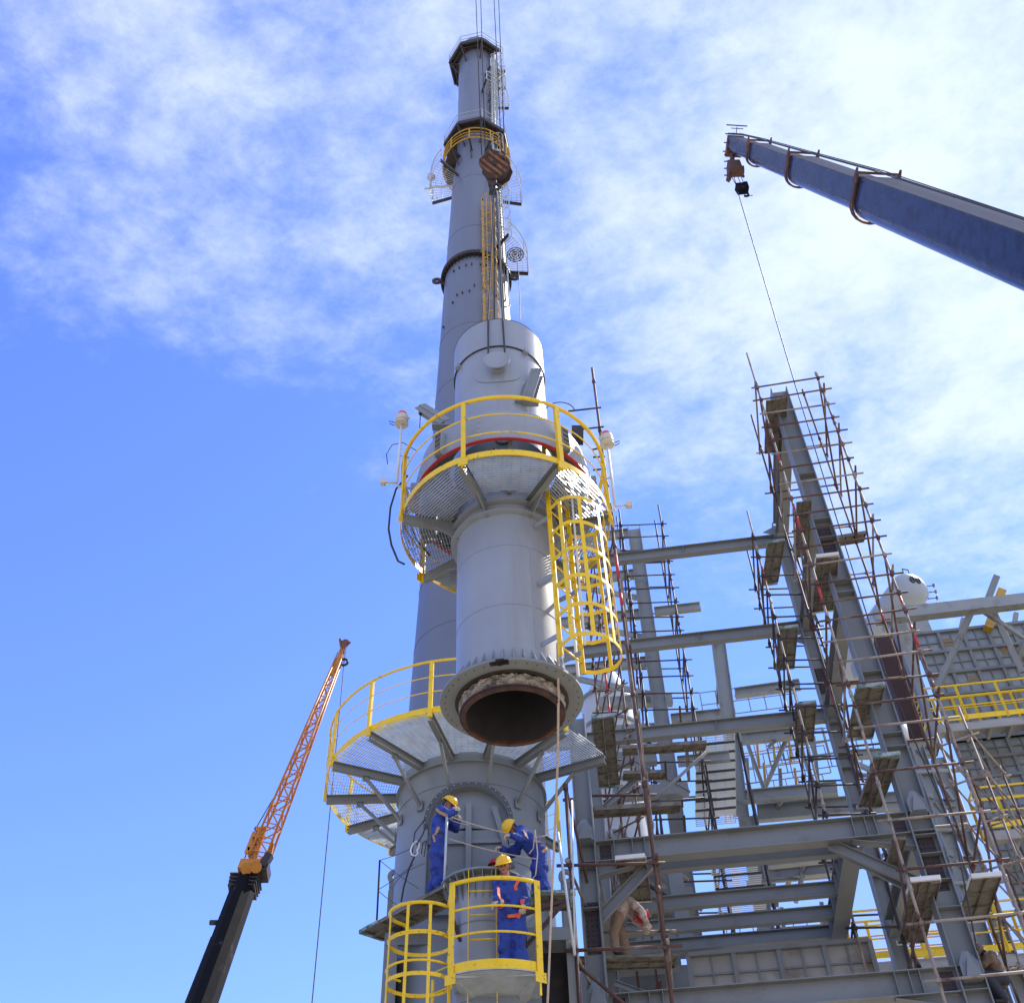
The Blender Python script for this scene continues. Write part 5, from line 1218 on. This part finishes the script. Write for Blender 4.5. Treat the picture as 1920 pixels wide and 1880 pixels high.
for i in range(4):
    bsec(ts_[i], ts_[i+1]+.1, hs[i]*.92, hs[i], 'boomblue', 'boom_section')
    if i:
        m = MB(); a = bt+bd*ts_[i]; w_, h = hs[i]*.92+.09, hs[i]+.09
        pr_ = [(-w_/2, h/2)]+[(-w_/2*math.cos(t), -h*.1-h*.42*math.sin(t)) for t in [math.pi*k/10 for k in range(11)]]+[(w_/2, h/2)]
        pts = [a+bside*x+bup*z for x, z in pr_]
        for p, q in zip(pts, pts[1:]): m.bar(p, q, .14, .045, up=(a-(p+q)/2))
        for sg in (-1, 1): m.prism([a+bside*sg*w_/2+bup*h*.32-bd*.12, a+bside*sg*w_/2+bup*h*.32+bd*.1, a+bside*sg*w_/2+bup*(h*.5+.13)+bd*.02, a+bside*sg*w_/2+bup*(h*.5+.13)-bd*.04], bside*.03*sg)
        m.bar(a+bup*(h/2+.03)-bside*w_/2, a+bup*(h/2+.03)+bside*w_/2, .07, .05, up=bup); m.build('collar', M['collar'], boom)
m = MB()
for k, o_ in enumerate((-.10, .02, .12)): m.path([bt+bup*.36+bside*o_]+[bt+bd*ts_[i]+bup*(hs[i]/2+.13)+bside*o_*1.2 for i in (1, 2, 3)]+[bt+bd*(BL_+1)+bup*(.8/2+.1+.05*k)+bside*o_*2], .012, 5)
m.build('hoist_line', M['rope'], boom)
m = MB(); m.box(bt-bd*.06-bup*.05, bd*.10, bside*.25, bup*.33); m.box(bt-bd*.05+bup*.34, bd*.06, bside*.26, bup*.012)
for k in range(4): m.tube(bt-bd*.10-bup*(.25-.3*k)*.9-bside*.34, bt-bd*.10-bup*(.25-.3*k)*.9+bside*.34, .02, 6)
hc_ = P(1377, 316, 15.4); m.box(hc_, (.19, 0, 0), (0, .16, 0), (0, 0, .26)); m.tube(hc_+V3((-.24, 0, -.2)), hc_+V3((.24, 0, -.2)), .17, 16); m.bar(bt-bd*.08-bup*.2, P(1366, 338, 15.4), .12, .12)
for k in range(4): m.tube(P(1358, 290+13*k, 15.4), P(1376, 288+13*k, 15.4), .022, 5)
m.tube(bt-bd*.1+bup*.1, bt-bd*.42+bup*.08, .02, 5); m.bar(bt-bd*.05+bup*.34, bt-bd*.05+bup*.55, .02, .02); m.bar(bt-bd*.0+bup*.5-bside*.2, bt+bup*.5+bside*.2, .02, .02)
m.build('boom_head', M['collar'], boom)
m = MB(); sh_ = P(1397, 345, 15.3)
ah = P(1392, 356, 15.3); ab = thing('auxiliary_hook', ah, 'small black hook block hanging below the tip of the right crane boom', 'hook block')
m = MB(); m.box(ah+V3((0, 0, .08)), (.16, 0, .02), (0, .12, 0), (-.02, 0, .15)); m.box(ah+V3((.12, 0, .12)), (.05, 0, 0), (0, .14, 0), (0, 0, .13)); m.build('block', M['black'], ab)
m = MB(); m.path([ah+V3((x, 0, z)) for x, z in ((.05, -.05), (.08, -.18), (.13, -.26), (.12, -.36), (.04, -.4), (-.01, -.36))], .035, 6); m.tube(ah+V3((.06, 0, -.37)), ah+V3((.24, 0, -.36)), .012, 5); m.build('hook', M['black'], ab)
m = MB()
for x0, x1 in ((1371, 1383), (1383, 1392), (1389, 1398)): m.tube(P(x0, 330, 15.4), P(x1, 352, 15.3), .012, 5)
m.sphere(P(1394, 331, 15.3), .045); m.build('fall_rope', M['rope'], ab)
m = MB(); m.path([P(1376, 330, 15.4), P(1388, 375, 15.3), P(1489, 715, 17.3), P(1565, 960, 18), P(1660, 1262, 18.5), P(1790, 1560, 18), P(1832, 1780, 17.5)], .015, 5); tag(m.build('load_line', M['rope']), 'very long thin line slanting from the right boom tip down across the tall scaffold', 'wire rope')

# ------------------------------------------------------------------ left crane with lattice jib
LY = 34.0
lc = thing('lattice_jib_crane', P(345, 1885, LY), 'black crane boom with an orange lattice jib rising at the lower left', 'crane')
a, b = P(372, 1900, LY-2), P(462, 1650, LY); d = (b-a).normalized(); a = a-d*8
rr0 = (P(488, 1650, LY)-P(437, 1650, LY)).length/2*.93
sv = d.cross(V3((0, 1, 0))).normalized(); nv = sv.cross(d)
prof_ = [(math.cos(t)*rr0, math.sin(t)*rr0) for t in [2*math.pi*k/10 for k in range(10)]]
m = MB(); n = 10; va = [a+sv*x*1.22+nv*y*1.22 for x, y in prof_]; vb = [b+sv*x+nv*y for x, y in prof_]; m.add(va+vb, [(i, (i+1) % n, n+(i+1) % n, n+i) for i in range(n)]); m.add(vb, [tuple(range(n))]); m.build('boom', M['black'], lc)
m = MB()
for k in range(4): 
    c = b-d*(.05+.16*k); rr = rr0*(1.16-.04*k); m.bar(c-sv*rr, c+sv*rr, rr*1.5, .05, up=d)
m.tube(b-d*1.9+sv*rr0, b-d*1.9+sv*rr0*1.6, .09, 8); m.tube(a+sv*rr0*1.5+d*0, b+sv*rr0*1.1-d*2.5, .02, 4); m.build('boom_collar', M['dark'], lc)
# jib
j0 = P(484, 1615, LY); j1 = P(645, 1212, LY-.8); jd = (j1-j0).normalized(); jl = (j1-j0).length
js = jd.cross(V3((0, 1, 0))).normalized(); jn = js.cross(jd).normalized()
def jw(t): return .40*(1-t)+.13*t if t > .12 else .40
def jp(t, i, j): w_ = jw(t)*1.5; return j0+jd*jl*t+js*w_*.5*i+jn*w_*.42*j
m = MB()
for i in (-1, 1):
    for j in (-1, 1): m.tube(jp(0, i, j), jp(.93, i, j), .045, 6)
m.build('jib_chord', M['orange'], lc)
m = MB(); NB = 15
for k in range(NB):
    t0_, t1_ = .03+.88*k/NB, .03+.88*(k+1)/NB
    for j in (-1, 1):
        s_ = 1 if k % 2 else -1; m.tube(jp(t0_, s_, j), jp(t1_, -s_, j), .028, 5); m.tube(jp(t0_, -1, j), jp(t0_, 1, j), .026, 5)
    for i in (-1, 1): m.tube(jp(t0_, i, -1 if k % 2 else 1), jp(t1_, i, 1 if k % 2 else -1), .026, 5)
m.build('lattice_bracing', M['orange'], lc)
m = MB(); m.prism([jp(.85, -1, -1), jp(.85, 1, -1), jp(.985, .7, -1), jp(.985, -.7, -1)], jn*.22)
m.build('jib_tip', M['orange'], lc)
m = MB(); m.box(jp(1, 0, 0), js*.10, jn*.08, jd*.3); m.tube(jp(1.02, 0, -.6), jp(1.02, 0, .8), .15, 12); m.tube(jp(1.025, 2.2, 0), jp(1.025, -2.2, 0), .05, 8); m.tube(jp(1.0, 1.2, 0), jp(1.035, 3.0, 0), .06, 8); m.build('tip_sheave', mat('brown_sheave', (.18, .07, .04), .6, var=.3), lc)
m = MB(); c = P(472, 1632, LY); m.box(c, sv*.40, nv*.34, d*.22)
m.bar(P(462, 1630, LY), P(496, 1616, LY), .3, .25); m.tube(P(462, 1628, LY-.5), P(462, 1628, LY+.5), .2, 12); m.tube(P(480, 1625, LY-.5), P(480, 1625, LY+.5), .2, 12)
for x0, y0, x1, y1 in ((470, 1620, 475, 1570), (475, 1618, 495, 1556), (480, 1555, 500, 1553), (465, 1592, 478, 1590), (478, 1560, 462, 1600), (505, 1605, 510, 1585), (470, 1590, 492, 1552)): m.bar(P(x0, y0, LY-.1), P(x1, y1, LY-.1), .14, .14)
m.build('jib_foot', M['orange'], lc)
m = MB(); m.box(P(488, 1634, LY), sv*.30, nv*.3, d*.2); m.bar(P(492, 1625, LY-.2), P(506, 1602, LY-.2), .3, .25); m.build('head_machinery', M['dark'], lc)
m = MB(); m.path([P(447, 1640, LY), P(480, 1552, LY), P(519, 1485, LY), P(585, 1335, LY), P(634, 1222, LY)], .02, 5)
m.bar(P(478, 1552, LY), P(488, 1556, LY), .1, .1); m.build('luffing_line', M['rope'], lc)
m = MB(); m.path([P(648, 1222, LY-.6), P(645, 1240, LY-.6), P(640, 1300, LY-.6), P(615, 1560, LY-.6), P(583, 1900, LY-.6)], .02, 5); cq = P(645, 1241, LY-.6); m.path([cq+V3((.15*math.cos(t*math.pi/6), 0, .15*math.sin(t*math.pi/6))) for t in range(12)], .055, 6, closed=True); tag(m.build('jib_fall_rope', M['rope']), 'thin rope with a black ring hanging from the orange jib tip', 'wire rope')
# ------------------------------------------------------------------ people
def capsule(mb, p0, r0, p1, r1, n=12):
    p0, p1 = V3(p0), V3(p1); d = p1-p0; l = d.length
    if l < 1e-5: d = V3((0, 0, 1)); l = 1e-5; 
    ax_ = d/l if l > 1e-4 else V3((0, 0, 1)); pr = []
    for k in range(5): t = math.pi/2*k/4; pr.append((r0*math.sin(t), -r0*math.cos(t)))
    for k in range(5): t = math.pi/2*k/4; pr.append((r1*math.cos(t), l+r1*math.sin(t)))
    pr[0] = (1e-4, pr[0][1]); pr[-1] = (1e-4, pr[-1][1])
    mb.lathe(p0, pr, n, axis=ax_)
    o = len(mb.v)-n*len(pr); k = len(pr)
    mb.f += [tuple(o+i*k for i in range(n)), tuple(o+i*k+k-1 for i in range(n))]; mb.sm += [True, True]
def blob(caps, ells, voxel, it, name, mt, parent):
    mb = MB()
    for c in caps: capsule(mb, *c)
    for c, r_, s_ in ells: mb.sphere(c, r_, 14, 10, s_)
    o = mb.build('tmp', M[mt], None)
    md = o.modifiers.new('r', 'REMESH'); md.mode = 'VOXEL'; md.voxel_size = voxel; md.use_smooth_shade = True
    if it: ms = o.modifiers.new('s', 'SMOOTH'); ms.iterations = it; ms.factor = .5
    dg = bpy.context.evaluated_depsgraph_get(); me = bpy.data.meshes.new_from_object(o.evaluated_get(dg))
    me.name = name; old = o.data; bpy.data.objects.remove(o); bpy.data.meshes.remove(old)
    if parent is not None and parent.get('_world'):
        w_ = V3(parent['_world']); me.transform(Matrix.Translation(-w_))
    me.materials.clear(); me.materials.append(M[mt])
    me.polygons.foreach_set('use_smooth', [True]*len(me.polygons))
    o = bpy.data.objects.new(name, me); col.objects.link(o); o.parent = parent
    if parent is not None and parent.get('_world'): o['_world'] = tuple(parent['_world'])
    return o
def hand(caps, wrist, fdir, pdir, side, curl=.7):
    """palm and five fingers: fdir finger direction, pdir palm normal"""
    f = V3(fdir).normalized(); p = V3(pdir); p = (p-f*p.dot(f)).normalized(); s_ = f.cross(p)*side
    w = V3(wrist)
    for k, o in enumerate((-.032, -.011, .011, .032)): caps.append((w+s_*o*.7, .020, w+f*.075+s_*o, .019))
    for k, (o, ln) in enumerate(((-.034, .060), (-.012, .070), (.012, .066), (.034, .052))):
        a = w+f*.082+s_*o; b = a+(f*math.cos(curl*.7)+p*math.sin(curl*.7))*ln*.5; c = b+(f*math.cos(curl*1.8)+p*math.sin(curl*1.8))*ln*.5; d_ = c+(f*math.cos(curl*2.6)+p*math.sin(curl*2.6))*ln*.35
        caps += [(a, .0125, b, .0115), (b, .0115, c, .0105), (c, .0105, d_, .0095)]
    a = w+f*.02-s_*.038; b = a+(f*.7-s_*.6+p*.4).normalized()*.045; c = b+(f*.7+p*.6).normalized()*.035
    caps += [(a, .015, b, .0135), (b, .0135, c, .011)]
def person(origin, label, J, cloth, helmet, strap, glove=True, straps=(), trouser=None):
    """J: joint name -> local (x,y,z) with z up from the sole level"""
    o_ = V3(origin); g = {k: o_+V3(q) for k, q in J.items()}
    t_ = thing('person', o_, label, 'person')
    up = (g['head']-g['neck']).normalized(); fd = V3(J['face']).normalized(); fd = (fd-up*fd.dot(up)).normalized(); sdv = up.cross(fd)
    hc = g['head']
    # body: continuous head, neck, trunk, limbs
    caps = [(g['neck'], .055, hc-up*.03, .055), (hc+up*.03-fd*.01, .088, hc+up*.05-fd*.02, .088), (hc-up*.03+fd*.02, .070, hc-up*.075+fd*.045, .045), (hc-up*.02+fd*.0, .076, hc+up*.02, .085)]
    caps += [(hc+fd*.085-up*.012, .014, hc+fd*.103-up*.032, .017), (hc+fd*.082-up*.058, .016, hc+fd*.086-up*.060, .015)]
    for sg in (-1, 1): caps += [(hc+sdv*.085*sg-up*.01, .018, hc+sdv*.088*sg-up*.04, .013), (hc+fd*.07+sdv*.04*sg-up*.03, .022, hc+fd*.06+sdv*.045*sg-up*.04, .022)]
    caps += [(g['neck'], .055, g['chest'], .08), (g['chest'], .08, g['hip'], .08)]
    for s_ in 'lr':
        caps += [(g['sh'+s_], .05, g['el'+s_], .042), (g['el'+s_], .04, g['wr'+s_], .030), (g['hp'+s_], .08, g['kn'+s_], .055), (g['kn'+s_], .055, g['an'+s_], .04)]
        if not glove: hand(caps, g['wr'+s_], V3(J['hd'+s_]), V3(J['pn'+s_]), 1 if s_ == 'l' else -1)
    body = blob(caps, [], .011, 2, 'body', 'skin', t_)
    # facial features and hair
    m = MB()
    for sg in (-1, 1): m.sphere(hc+fd*.088+sdv*.032*sg+up*.008, .011, 8, 6)
    m.bar(hc+fd*.092+sdv*.048+up*.027, hc+fd*.095+sdv*.014+up*.029, .01, .007); m.bar(hc+fd*.092-sdv*.048+up*.027, hc+fd*.095-sdv*.014+up*.029, .01, .007); m.bar(hc+fd*.098+sdv*.022-up*.056, hc+fd*.098-sdv*.022-up*.056, .008, .006); m.build('facial_features', M['eye'], t_)
    blob([(hc-fd*.035+up*.04, .09, hc-fd*.045-up*.01, .078)], [], .012, 1, 'hair', 'hair', t_)
    # clothes
    caps = []; tcap = []
    sL, sR = g['shl'], g['shr']
    caps += [(sL.lerp(sR, .12), .085, sL.lerp(sR, .88), .085), (g['chest']+(sL-sR)*.2, .138, g['chest']-(sL-sR)*.2, .138), (g['chest']+(sL-sR)*.18, .138, g['hip']+(g['hpl']-g['hpr'])*.34, .135), (g['chest']-(sL-sR)*.18, .138, g['hip']-(g['hpl']-g['hpr'])*.34, .135), (g['hpl'], .12, g['hpr'], .12), (g['neck']-up*.06, .075, g['neck']-up*.035, .072)]
    for s_ in 'lr':
        caps += [(g['sh'+s_], .09, g['el'+s_], .07), (g['el'+s_], .07, g['wr'+s_], .052)]
        leg_ = [(g['hp'+s_], .13, g['kn'+s_], .098), (g['kn'+s_], .098, g['an'+s_], .084)]
        if trouser: tcap += leg_
        else: caps += leg_
    if trouser: tcap.append((g['hpl'], .125, g['hpr'], .125)); blob(tcap, [], .014, 3, 'trousers', trouser, t_)
    rnd = random.Random(len(label))
    for s_ in 'lr':   # folds
        for a, b, r0 in (('sh', 'el', .078), ('el', 'wr', .062), ('el', 'wr', .058))+((('hp', 'kn', .112), ('kn', 'an', .092), ('kn', 'an', .090), ('kn', 'an', .088)) if not trouser else ()):
            p = g[a+s_].lerp(g[b+s_], rnd.uniform(.25, .95)); d = (g[b+s_]-g[a+s_]).normalized(); q = d.orthogonal(); caps.append((p-q*.03, r0, p+q*.03+d*.02, r0*.98))
    suit = blob(caps, [], .014, 3, 'jacket' if trouser else 'coverall', cloth, t_)
    m = MB(); 
    for s_ in 'lr':
        a = g['an'+s_]; fdir = V3(J['foot']).normalized(); caps_ = []
        capsule(m, a+V3((0, 0, .02)), .055, V3((a.x, a.y, o_.z+.05)), .052); capsule(m, V3((a.x, a.y, o_.z+.045)), .047, V3((a.x, a.y, o_.z+.04))+fdir*.16, .040)
    m.build('boots', M['boot'], t_)
    if glove:
        for s_ in 'lr':
            caps = []; hand(caps, g['wr'+s_], V3(J['hd'+s_]), V3(J['pn'+s_]), 1 if s_ == 'l' else -1, curl=.8); f = V3(J['hd'+s_]).normalized()
            caps = [(a, b*1.18, c, d*1.18) for a, b, c, d in caps]; caps.append((g['wr'+s_]-f*.05, .042, g['wr'+s_]+f*.01, .036)); blob(caps, [], .008, 1, 'glove', 'glove', t_)
    # helmet
    if helmet:
        m = MB(); c = hc+up*.048-fd*.012
        n = 28; vs = []; fs = []; rows = 9
        for j in range(rows):
            ph = math.pi/2*j/(rows-1)
            for i in range(n):
                a = 2*math.pi*i/n; rr = .128*math.cos(ph)*(1+.08*abs(math.cos(a))); ridge = .008*(abs(math.sin(a)) < .25)*math.cos(ph*.6)
                vs.append(c+fd*rr*math.cos(a)*1.06+sdv*rr*math.sin(a)*.95+up*(.125*math.sin(ph)+ridge))
        for j in range(rows-1):
            for i in range(n): fs.append((j*n+i, j*n+(i+1) % n, (j+1)*n+(i+1) % n, (j+1)*n+i))
        br_ = []
        for i in range(n):
            a = 2*math.pi*i/n; ext = .014+.045*max(0, math.cos(a))**1.5; rr = .128*(1+.08*abs(math.cos(a)))+ext
            br_.append(c+fd*rr*math.cos(a)*1.06+sdv*rr*math.sin(a)*.95-up*(.006+.012*max(0, math.cos(a))))
        o = len(vs); vs += br_; fs += [(i, (i+1) % n, o+(i+1) % n, o+i) for i in range(n)]
        o2 = len(vs); vs += [q-up*.006 for q in br_]; fs += [(o+i, o+(i+1) % n, o2+(i+1) % n, o2+i) for i in range(n)]
        o3 = len(vs); vs += [c+(q-c)*.86-up*.006 for q in br_]; fs += [(o2+i, o2+(i+1) % n, o3+(i+1) % n, o3+i) for i in range(n)]
        m.add(vs, fs, True); m.build('helmet', M[helmet], t_)
        m = MB()
        for sg in (-1, 1): m.path([c+sdv*.115*sg, hc+sdv*.083*sg-up*.05+fd*.02, hc-up*.118+fd*.05], .005, 4)
        m.build('chin_strap', M['strap_b'], t_)
    # harness straps laid on the cloth
    if straps:
        w0 = V3(t_['_world']); vv = [v.co+w0 for v in suit.data.vertices]; bv = BVHTree.FromPolygons(vv, [tuple(p.vertices) for p in suit.data.polygons])
        for mt_, seq, wd in straps:
            pts = []
            cp = [g[k] if isinstance(k, str) else o_+V3(k) for k in seq]
            for a, b in zip(cp, cp[1:]):
                for i in range(12): pts.append(a.lerp(b, i/12))
            pts.append(cp[-1]); out_ = []; nor = []
            for p in pts:
                l_, n_, i_, d_ = bv.find_nearest(p)
                if l_ is None: continue
                out_.append(l_+n_*.006); nor.append(n_)
            m = MB()
            for i in range(len(out_)-1):
                if (out_[i+1]-out_[i]).length > .15: continue
                m.bar(out_[i]-(out_[i+1]-out_[i])*.1, out_[i+1]+(out_[i+1]-out_[i])*.1, wd, .007, up=nor[i]+nor[i+1])
            if m.v: m.build('harness_strap', M[mt_], t_)
    return t_
def std(**k):
    J = dict(hip=(0, 0, .95), chest=(0, 0, 1.24), neck=(0, 0, 1.46), head=(0, 0, 1.60), face=(1, 0, -.2), foot=(1, 0, 0),
             shl=(0, .19, 1.40), shr=(0, -.19, 1.40), ell=(.05, .24, 1.12), elr=(.05, -.24, 1.12), wrl=(.2, .2, .92), wrr=(.2, -.2, .92),
             hpl=(0, .09, .93), hpr=(0, -.09, .93), knl=(.03, .10, .50), knr=(.03, -.10, .50), anl=(0, .11, .10), anr=(0, -.11, .10),
             hdl=(1, 0, -.3), hdr=(1, 0, -.3), pnl=(0, -1, 0), pnr=(0, 1, 0))
    J.update(k); return J
# left worker: stands facing right, hands at chest height on the rope
o1 = V3((P(819, 1668, FY+.1).x, FY+.18, DZ+.012))
person(o1, 'worker in blue coverall and yellow helmet standing on the left deck holding a rope', std(
    hip=(.0, 0, .93), hpl=(0, .09, .92), hpr=(0, -.09, .92), chest=(.01, 0, 1.22), neck=(.05, 0, 1.44), head=(.15, -.02, 1.565), face=(.85, -.30, -.55),
    shl=(.03, .19, 1.39), shr=(.03, -.19, 1.39), ell=(.27, .22, 1.25), elr=(.16, -.27, 1.26), wrl=(.28, .02, 1.33), wrr=(.26, -.22, 1.35), hdl=(.5, -.5, .1), hdr=(.3, -.6, .1), pnl=(0, -.4, -1), pnr=(0.3, .3, -1),
    knl=(.0, .1, .5), knr=(-.02, -.1, .5), anl=(-.08, .12, .10), anr=(.04, -.12, .10), foot=(.85, -.5, 0)), 'blue', 'helmet', 'strap',
    straps=[('strap', [(-.10, -.3, 1.36), (.16, -.4, 1.10)], .05), ('strap', [(.16, -.4, 1.16), (-.12, -.4, .96)], .05), ('strap_b', [(-.1, -.25, .98), (.15, -.25, 1.0)], .04), ('strap', [(-.12, -.25, .95), (-.08, -.28, .80)], .04)])
lan = thing('safety_hook', P(780, 1590, FY), 'big silver snap hook and dark lanyard swinging behind the left worker', 'snap hook')
m = MB(); hq = P(779, 1590, FY-.05); m.path([hq+V3((x*.09, 0, z*.11)) for x, z in ((-.6, -1), (-.9, -.3), (-.5, .7), (.1, 1.2), (.7, .7), (.6, .1), (.3, -.3), (.5, -.8), (0, -1.2))], .013, 6, closed=True); m.build('hook', M['white'], lan)
m = MB(); m.path([P(800, 1545, FY-.05), P(792, 1565, FY-.1), P(781, 1583, FY-.06)], .013, 5); m.path([P(779, 1600, FY-.05), P(766, 1630, FY+.0), P(757, 1662, FY+.1), P(752, 1690, FY+.2)], .016, 5); m.path([P(790, 1600, FY-.1), P(793, 1580, FY-.1), P(800, 1575, FY-.1), P(795, 1605, FY-.1)], .01, 5); m.path([P(772, 1605, FY), P(778, 1560, FY), P(797, 1535, FY)], .012, 5); m.build('lanyard', M['strap_b'], lan)
# right worker: bends forward to the left
o2 = V3((P(1016, 1688, FY+.1).x, FY+.25, DZR+.012))
person(o2, 'worker in blue coverall and yellow helmet bending forward on the right deck', std(
    hip=(-.02, 0, .86), hpl=(.0, -.10, .85), hpr=(.0, .10, .85), chest=(-.20, 0, 1.10), neck=(-.37, -.02, 1.22), head=(-.46, -.06, 1.27), face=(-.75, -.25, -.85),
    shl=(-.30, -.19, 1.18), shr=(-.28, .19, 1.20), ell=(-.26, -.36, .93), elr=(-.45, .2, .96), wrl=(-.46, -.42, .97), wrr=(-.62, .05, .98), hdl=(-1, .1, .0), hdr=(-1, -.2, 0), pnl=(0, .4, -1), pnr=(0, -.2, -1),
    knl=(.0, -.11, .48), knr=(-.06, .12, .47), anl=(.07, -.12, .10), anr=(-.03, .14, .10), foot=(-.85, -.4, 0)), 'blue', 'helmet', 'strap',
    straps=[('strap', [(-.12, -.5, 1.20), (-.16, -.5, .98)], .045), ('strap', [(-.12, -.5, 1.0), (.12, -.4, .90)], .045), ('strap', [(.12, -.12, 1.05), (.14, -.15, .88), (.06, -.26, .76)], .045), ('strap', [(-.1, -.25, .98), (.14, -.1, .95)], .04)])
m = MB(); m.path([P(1003, 1555, FY-.1), P(1008, 1600, FY-.15), P(1004, 1640, FY-.15), P(992, 1655, FY-.1)], .010, 5); m.path([P(1003, 1555, FY-.1), P(1000, 1590, FY-.1), P(992, 1600, FY-.1)], .010, 5); tag(m.build('harness_lanyard', M['cord']), 'loose pale lanyard dangling beside the bending right worker', 'rope')
# front worker on the yellow platform
o3 = V3((P(955, 1805, FY-.72).x, FY-.74, fz+.012))
fy = o3.y; hnd = P(925, 1694, pc.y-RA*.93)-o3
person(o3, 'worker in blue coverall with orange harness standing inside the small yellow platform rail', std(
    face=(-.25, -1, -.25), head=(-.05, -.08, 1.63), neck=(-.02, -.01, 1.48), foot=(-.2, -1, 0), hip=(.05, .02, .97), chest=(.04, .02, 1.24),
    shl=(.20, -.02, 1.41), shr=(-.15, .0, 1.41), ell=(.27, .04, 1.14), elr=(-.13, -.12, 1.16), wrl=(.24, -.14, .96), wrr=(hnd.x+.07, hnd.y+.03, hnd.z+.03), hdl=(0, -.5, -1), hdr=(-1, -.15, -.3), pnl=(-1, 0, 0), pnr=(0, 0, -1),
    hpl=(.14, .02, .95), hpr=(-.03, .02, .95), knl=(.15, -.02, .52), knr=(-.04, -.02, .52), anl=(.18, .0, .10), anr=(-.07, -.02, .10)), 'blue', 'helmet', 'strap_o',
    straps=[('strap_o', [(-.08, -.4, 1.44), (-.06, -.4, 1.0)], .045), ('strap_o', [(.14, -.4, 1.44), (.14, -.4, 1.0)], .045), ('strap_o', [(-.14, -.22, .98), (.06, -.3, .99), (.26, -.22, 1.04)], .05), ('strap_o', [(-.12, -.2, .92), (-.02, -.3, .80), (.1, -.2, .86)], .05), ('strap_o', [(.08, -.2, .86), (.2, -.3, .80), (.28, -.1, .95)], .05)])
# worker hidden behind the pipe flange, only the red helmet and an arm in view
hp4 = P(929, 1616, FY+.78)
o4 = V3((hp4.x, FY+.80, hp4.z-1.70))
person(o4, 'worker in red helmet mostly hidden behind the pipe flange', std(face=(.1, -1, -.3), foot=(0, -1, 0), shl=(.19, 0, 1.40), shr=(-.19, 0, 1.40), ell=(.22, -.05, 1.12), elr=(-.22, -.05, 1.12), wrl=(.18, -.15, .95), wrr=(-.18, -.15, .95),
    hpl=(.09, 0, .93), hpr=(-.09, 0, .93), knl=(.1, 0, .5), knr=(-.1, 0, .5), anl=(.1, 0, .1), anr=(-.1, 0, .1)), 'blue', 'helmet_red', None, glove=True)
d4 = MB(); d4.box((o4.x, o4.y, o4.z-.02), (.4, 0, 0), (0, .22, 0), (0, 0, .015)); d4.bar((o4.x-.3, o4.y, o4.z-.04), (o4.x-.3, o4.y, .01), .05, .05); d4.bar((o4.x+.3, o4.y, o4.z-.04), (o4.x+.3, o4.y, .01), .05, .05)
tag(d4.build('step_stand', M['steel']), 'small steel step hidden between pipe and vessel under the worker in the red helmet', 'stand')
m = MB(); m.path([P(934, 1650, FY-.62), P(935, 1690, FY-.62), P(934, 1745, FY-.62)], .016, 6); tag(m.build('red_strap', M['red']), 'red strap hanging down the pipe ladder beside the front worker', 'strap')
# tan worker bending, behind the left column
o5 = P(1166, 1793, 19.6); 
dd5 = deck(o5+V3((-.9, .1, -.05)), o5+V3((1.0, .1, -.05)), V3((0, .6, 0)), 2, .05, 'scaffold deck under the boots of the tan worker', edge=None)
person(o5, 'worker in tan clothes with a red strap stooping on the scaffold behind the left column', std(
    hip=(-.05, 0, .72), hpl=(-.05, .12, .71), hpr=(-.02, -.12, .71), chest=(.12, -.05, .93), neck=(.33, -.02, .92), head=(.42, 0, .80), face=(.6, .2, -1), shl=(.2, .2, .98), shr=(.22, -.2, .97), ell=(.4, .24, .75), elr=(.42, -.24, .76), wrl=(.5, .1, .55), wrr=(.52, -.12, .55),
    hdl=(.3, 0, -1), hdr=(.3, 0, -1), knl=(.08, .12, .40), knr=(-.12, -.12, .40), anl=(.1, .12, .10), anr=(-.12, -.12, .10), foot=(.6, .6, 0)), 'shirt', 'helmet_red', None,
    trouser='beige', straps=[('red', [(-.1, -.3, .95), (.05, -.28, 1.1), (.2, -.2, 1.12)], .04), ('strap_o', [(-.12, -.3, .65), (-.08, -.3, .55)], .04), ('strap_o', [(.08, -.3, .65), (.1, -.3, .55)], .04)])
o6 = P(1893, 1885, 19.0)
dd6 = deck(o6+V3((-.8, .1, -.05)), o6+V3((1.0, .1, -.05)), V3((0, .6, 0)), 2, .05, 'scaffold deck at the lower right corner under the second tan worker', edge=None)
person(o6, 'worker in brown clothes crouching at the lower right corner reaching up with an orange sleeve', std(
    hip=(.0, 0, .42), hpl=(.0, .12, .42), hpr=(.0, -.12, .42), chest=(-.05, 0, .66), neck=(-.12, -.02, .82), head=(-.2, -.03, .88), face=(-.6, .2, .3), shl=(-.08, .18, .80), shr=(-.08, -.18, .80), ell=(-.22, .2, .98), elr=(-.2, -.2, .7), wrl=(-.22, .05, 1.16), wrr=(-.35, -.1, .62),
    hdl=(-.1, 0, 1), hdr=(-1, 0, 0), pnl=(1, 0, 0), pnr=(0, 0, -1), knl=(-.3, .14, .45), knr=(-.28, -.14, .45), anl=(-.1, .12, .10), anr=(-.1, -.12, .10), foot=(-1, 0, 0)), 'brown', 'beige', None, trouser='strap_b')
for o in list(bpy.data.objects):
    if o.get('_world') is not None: del o['_world']
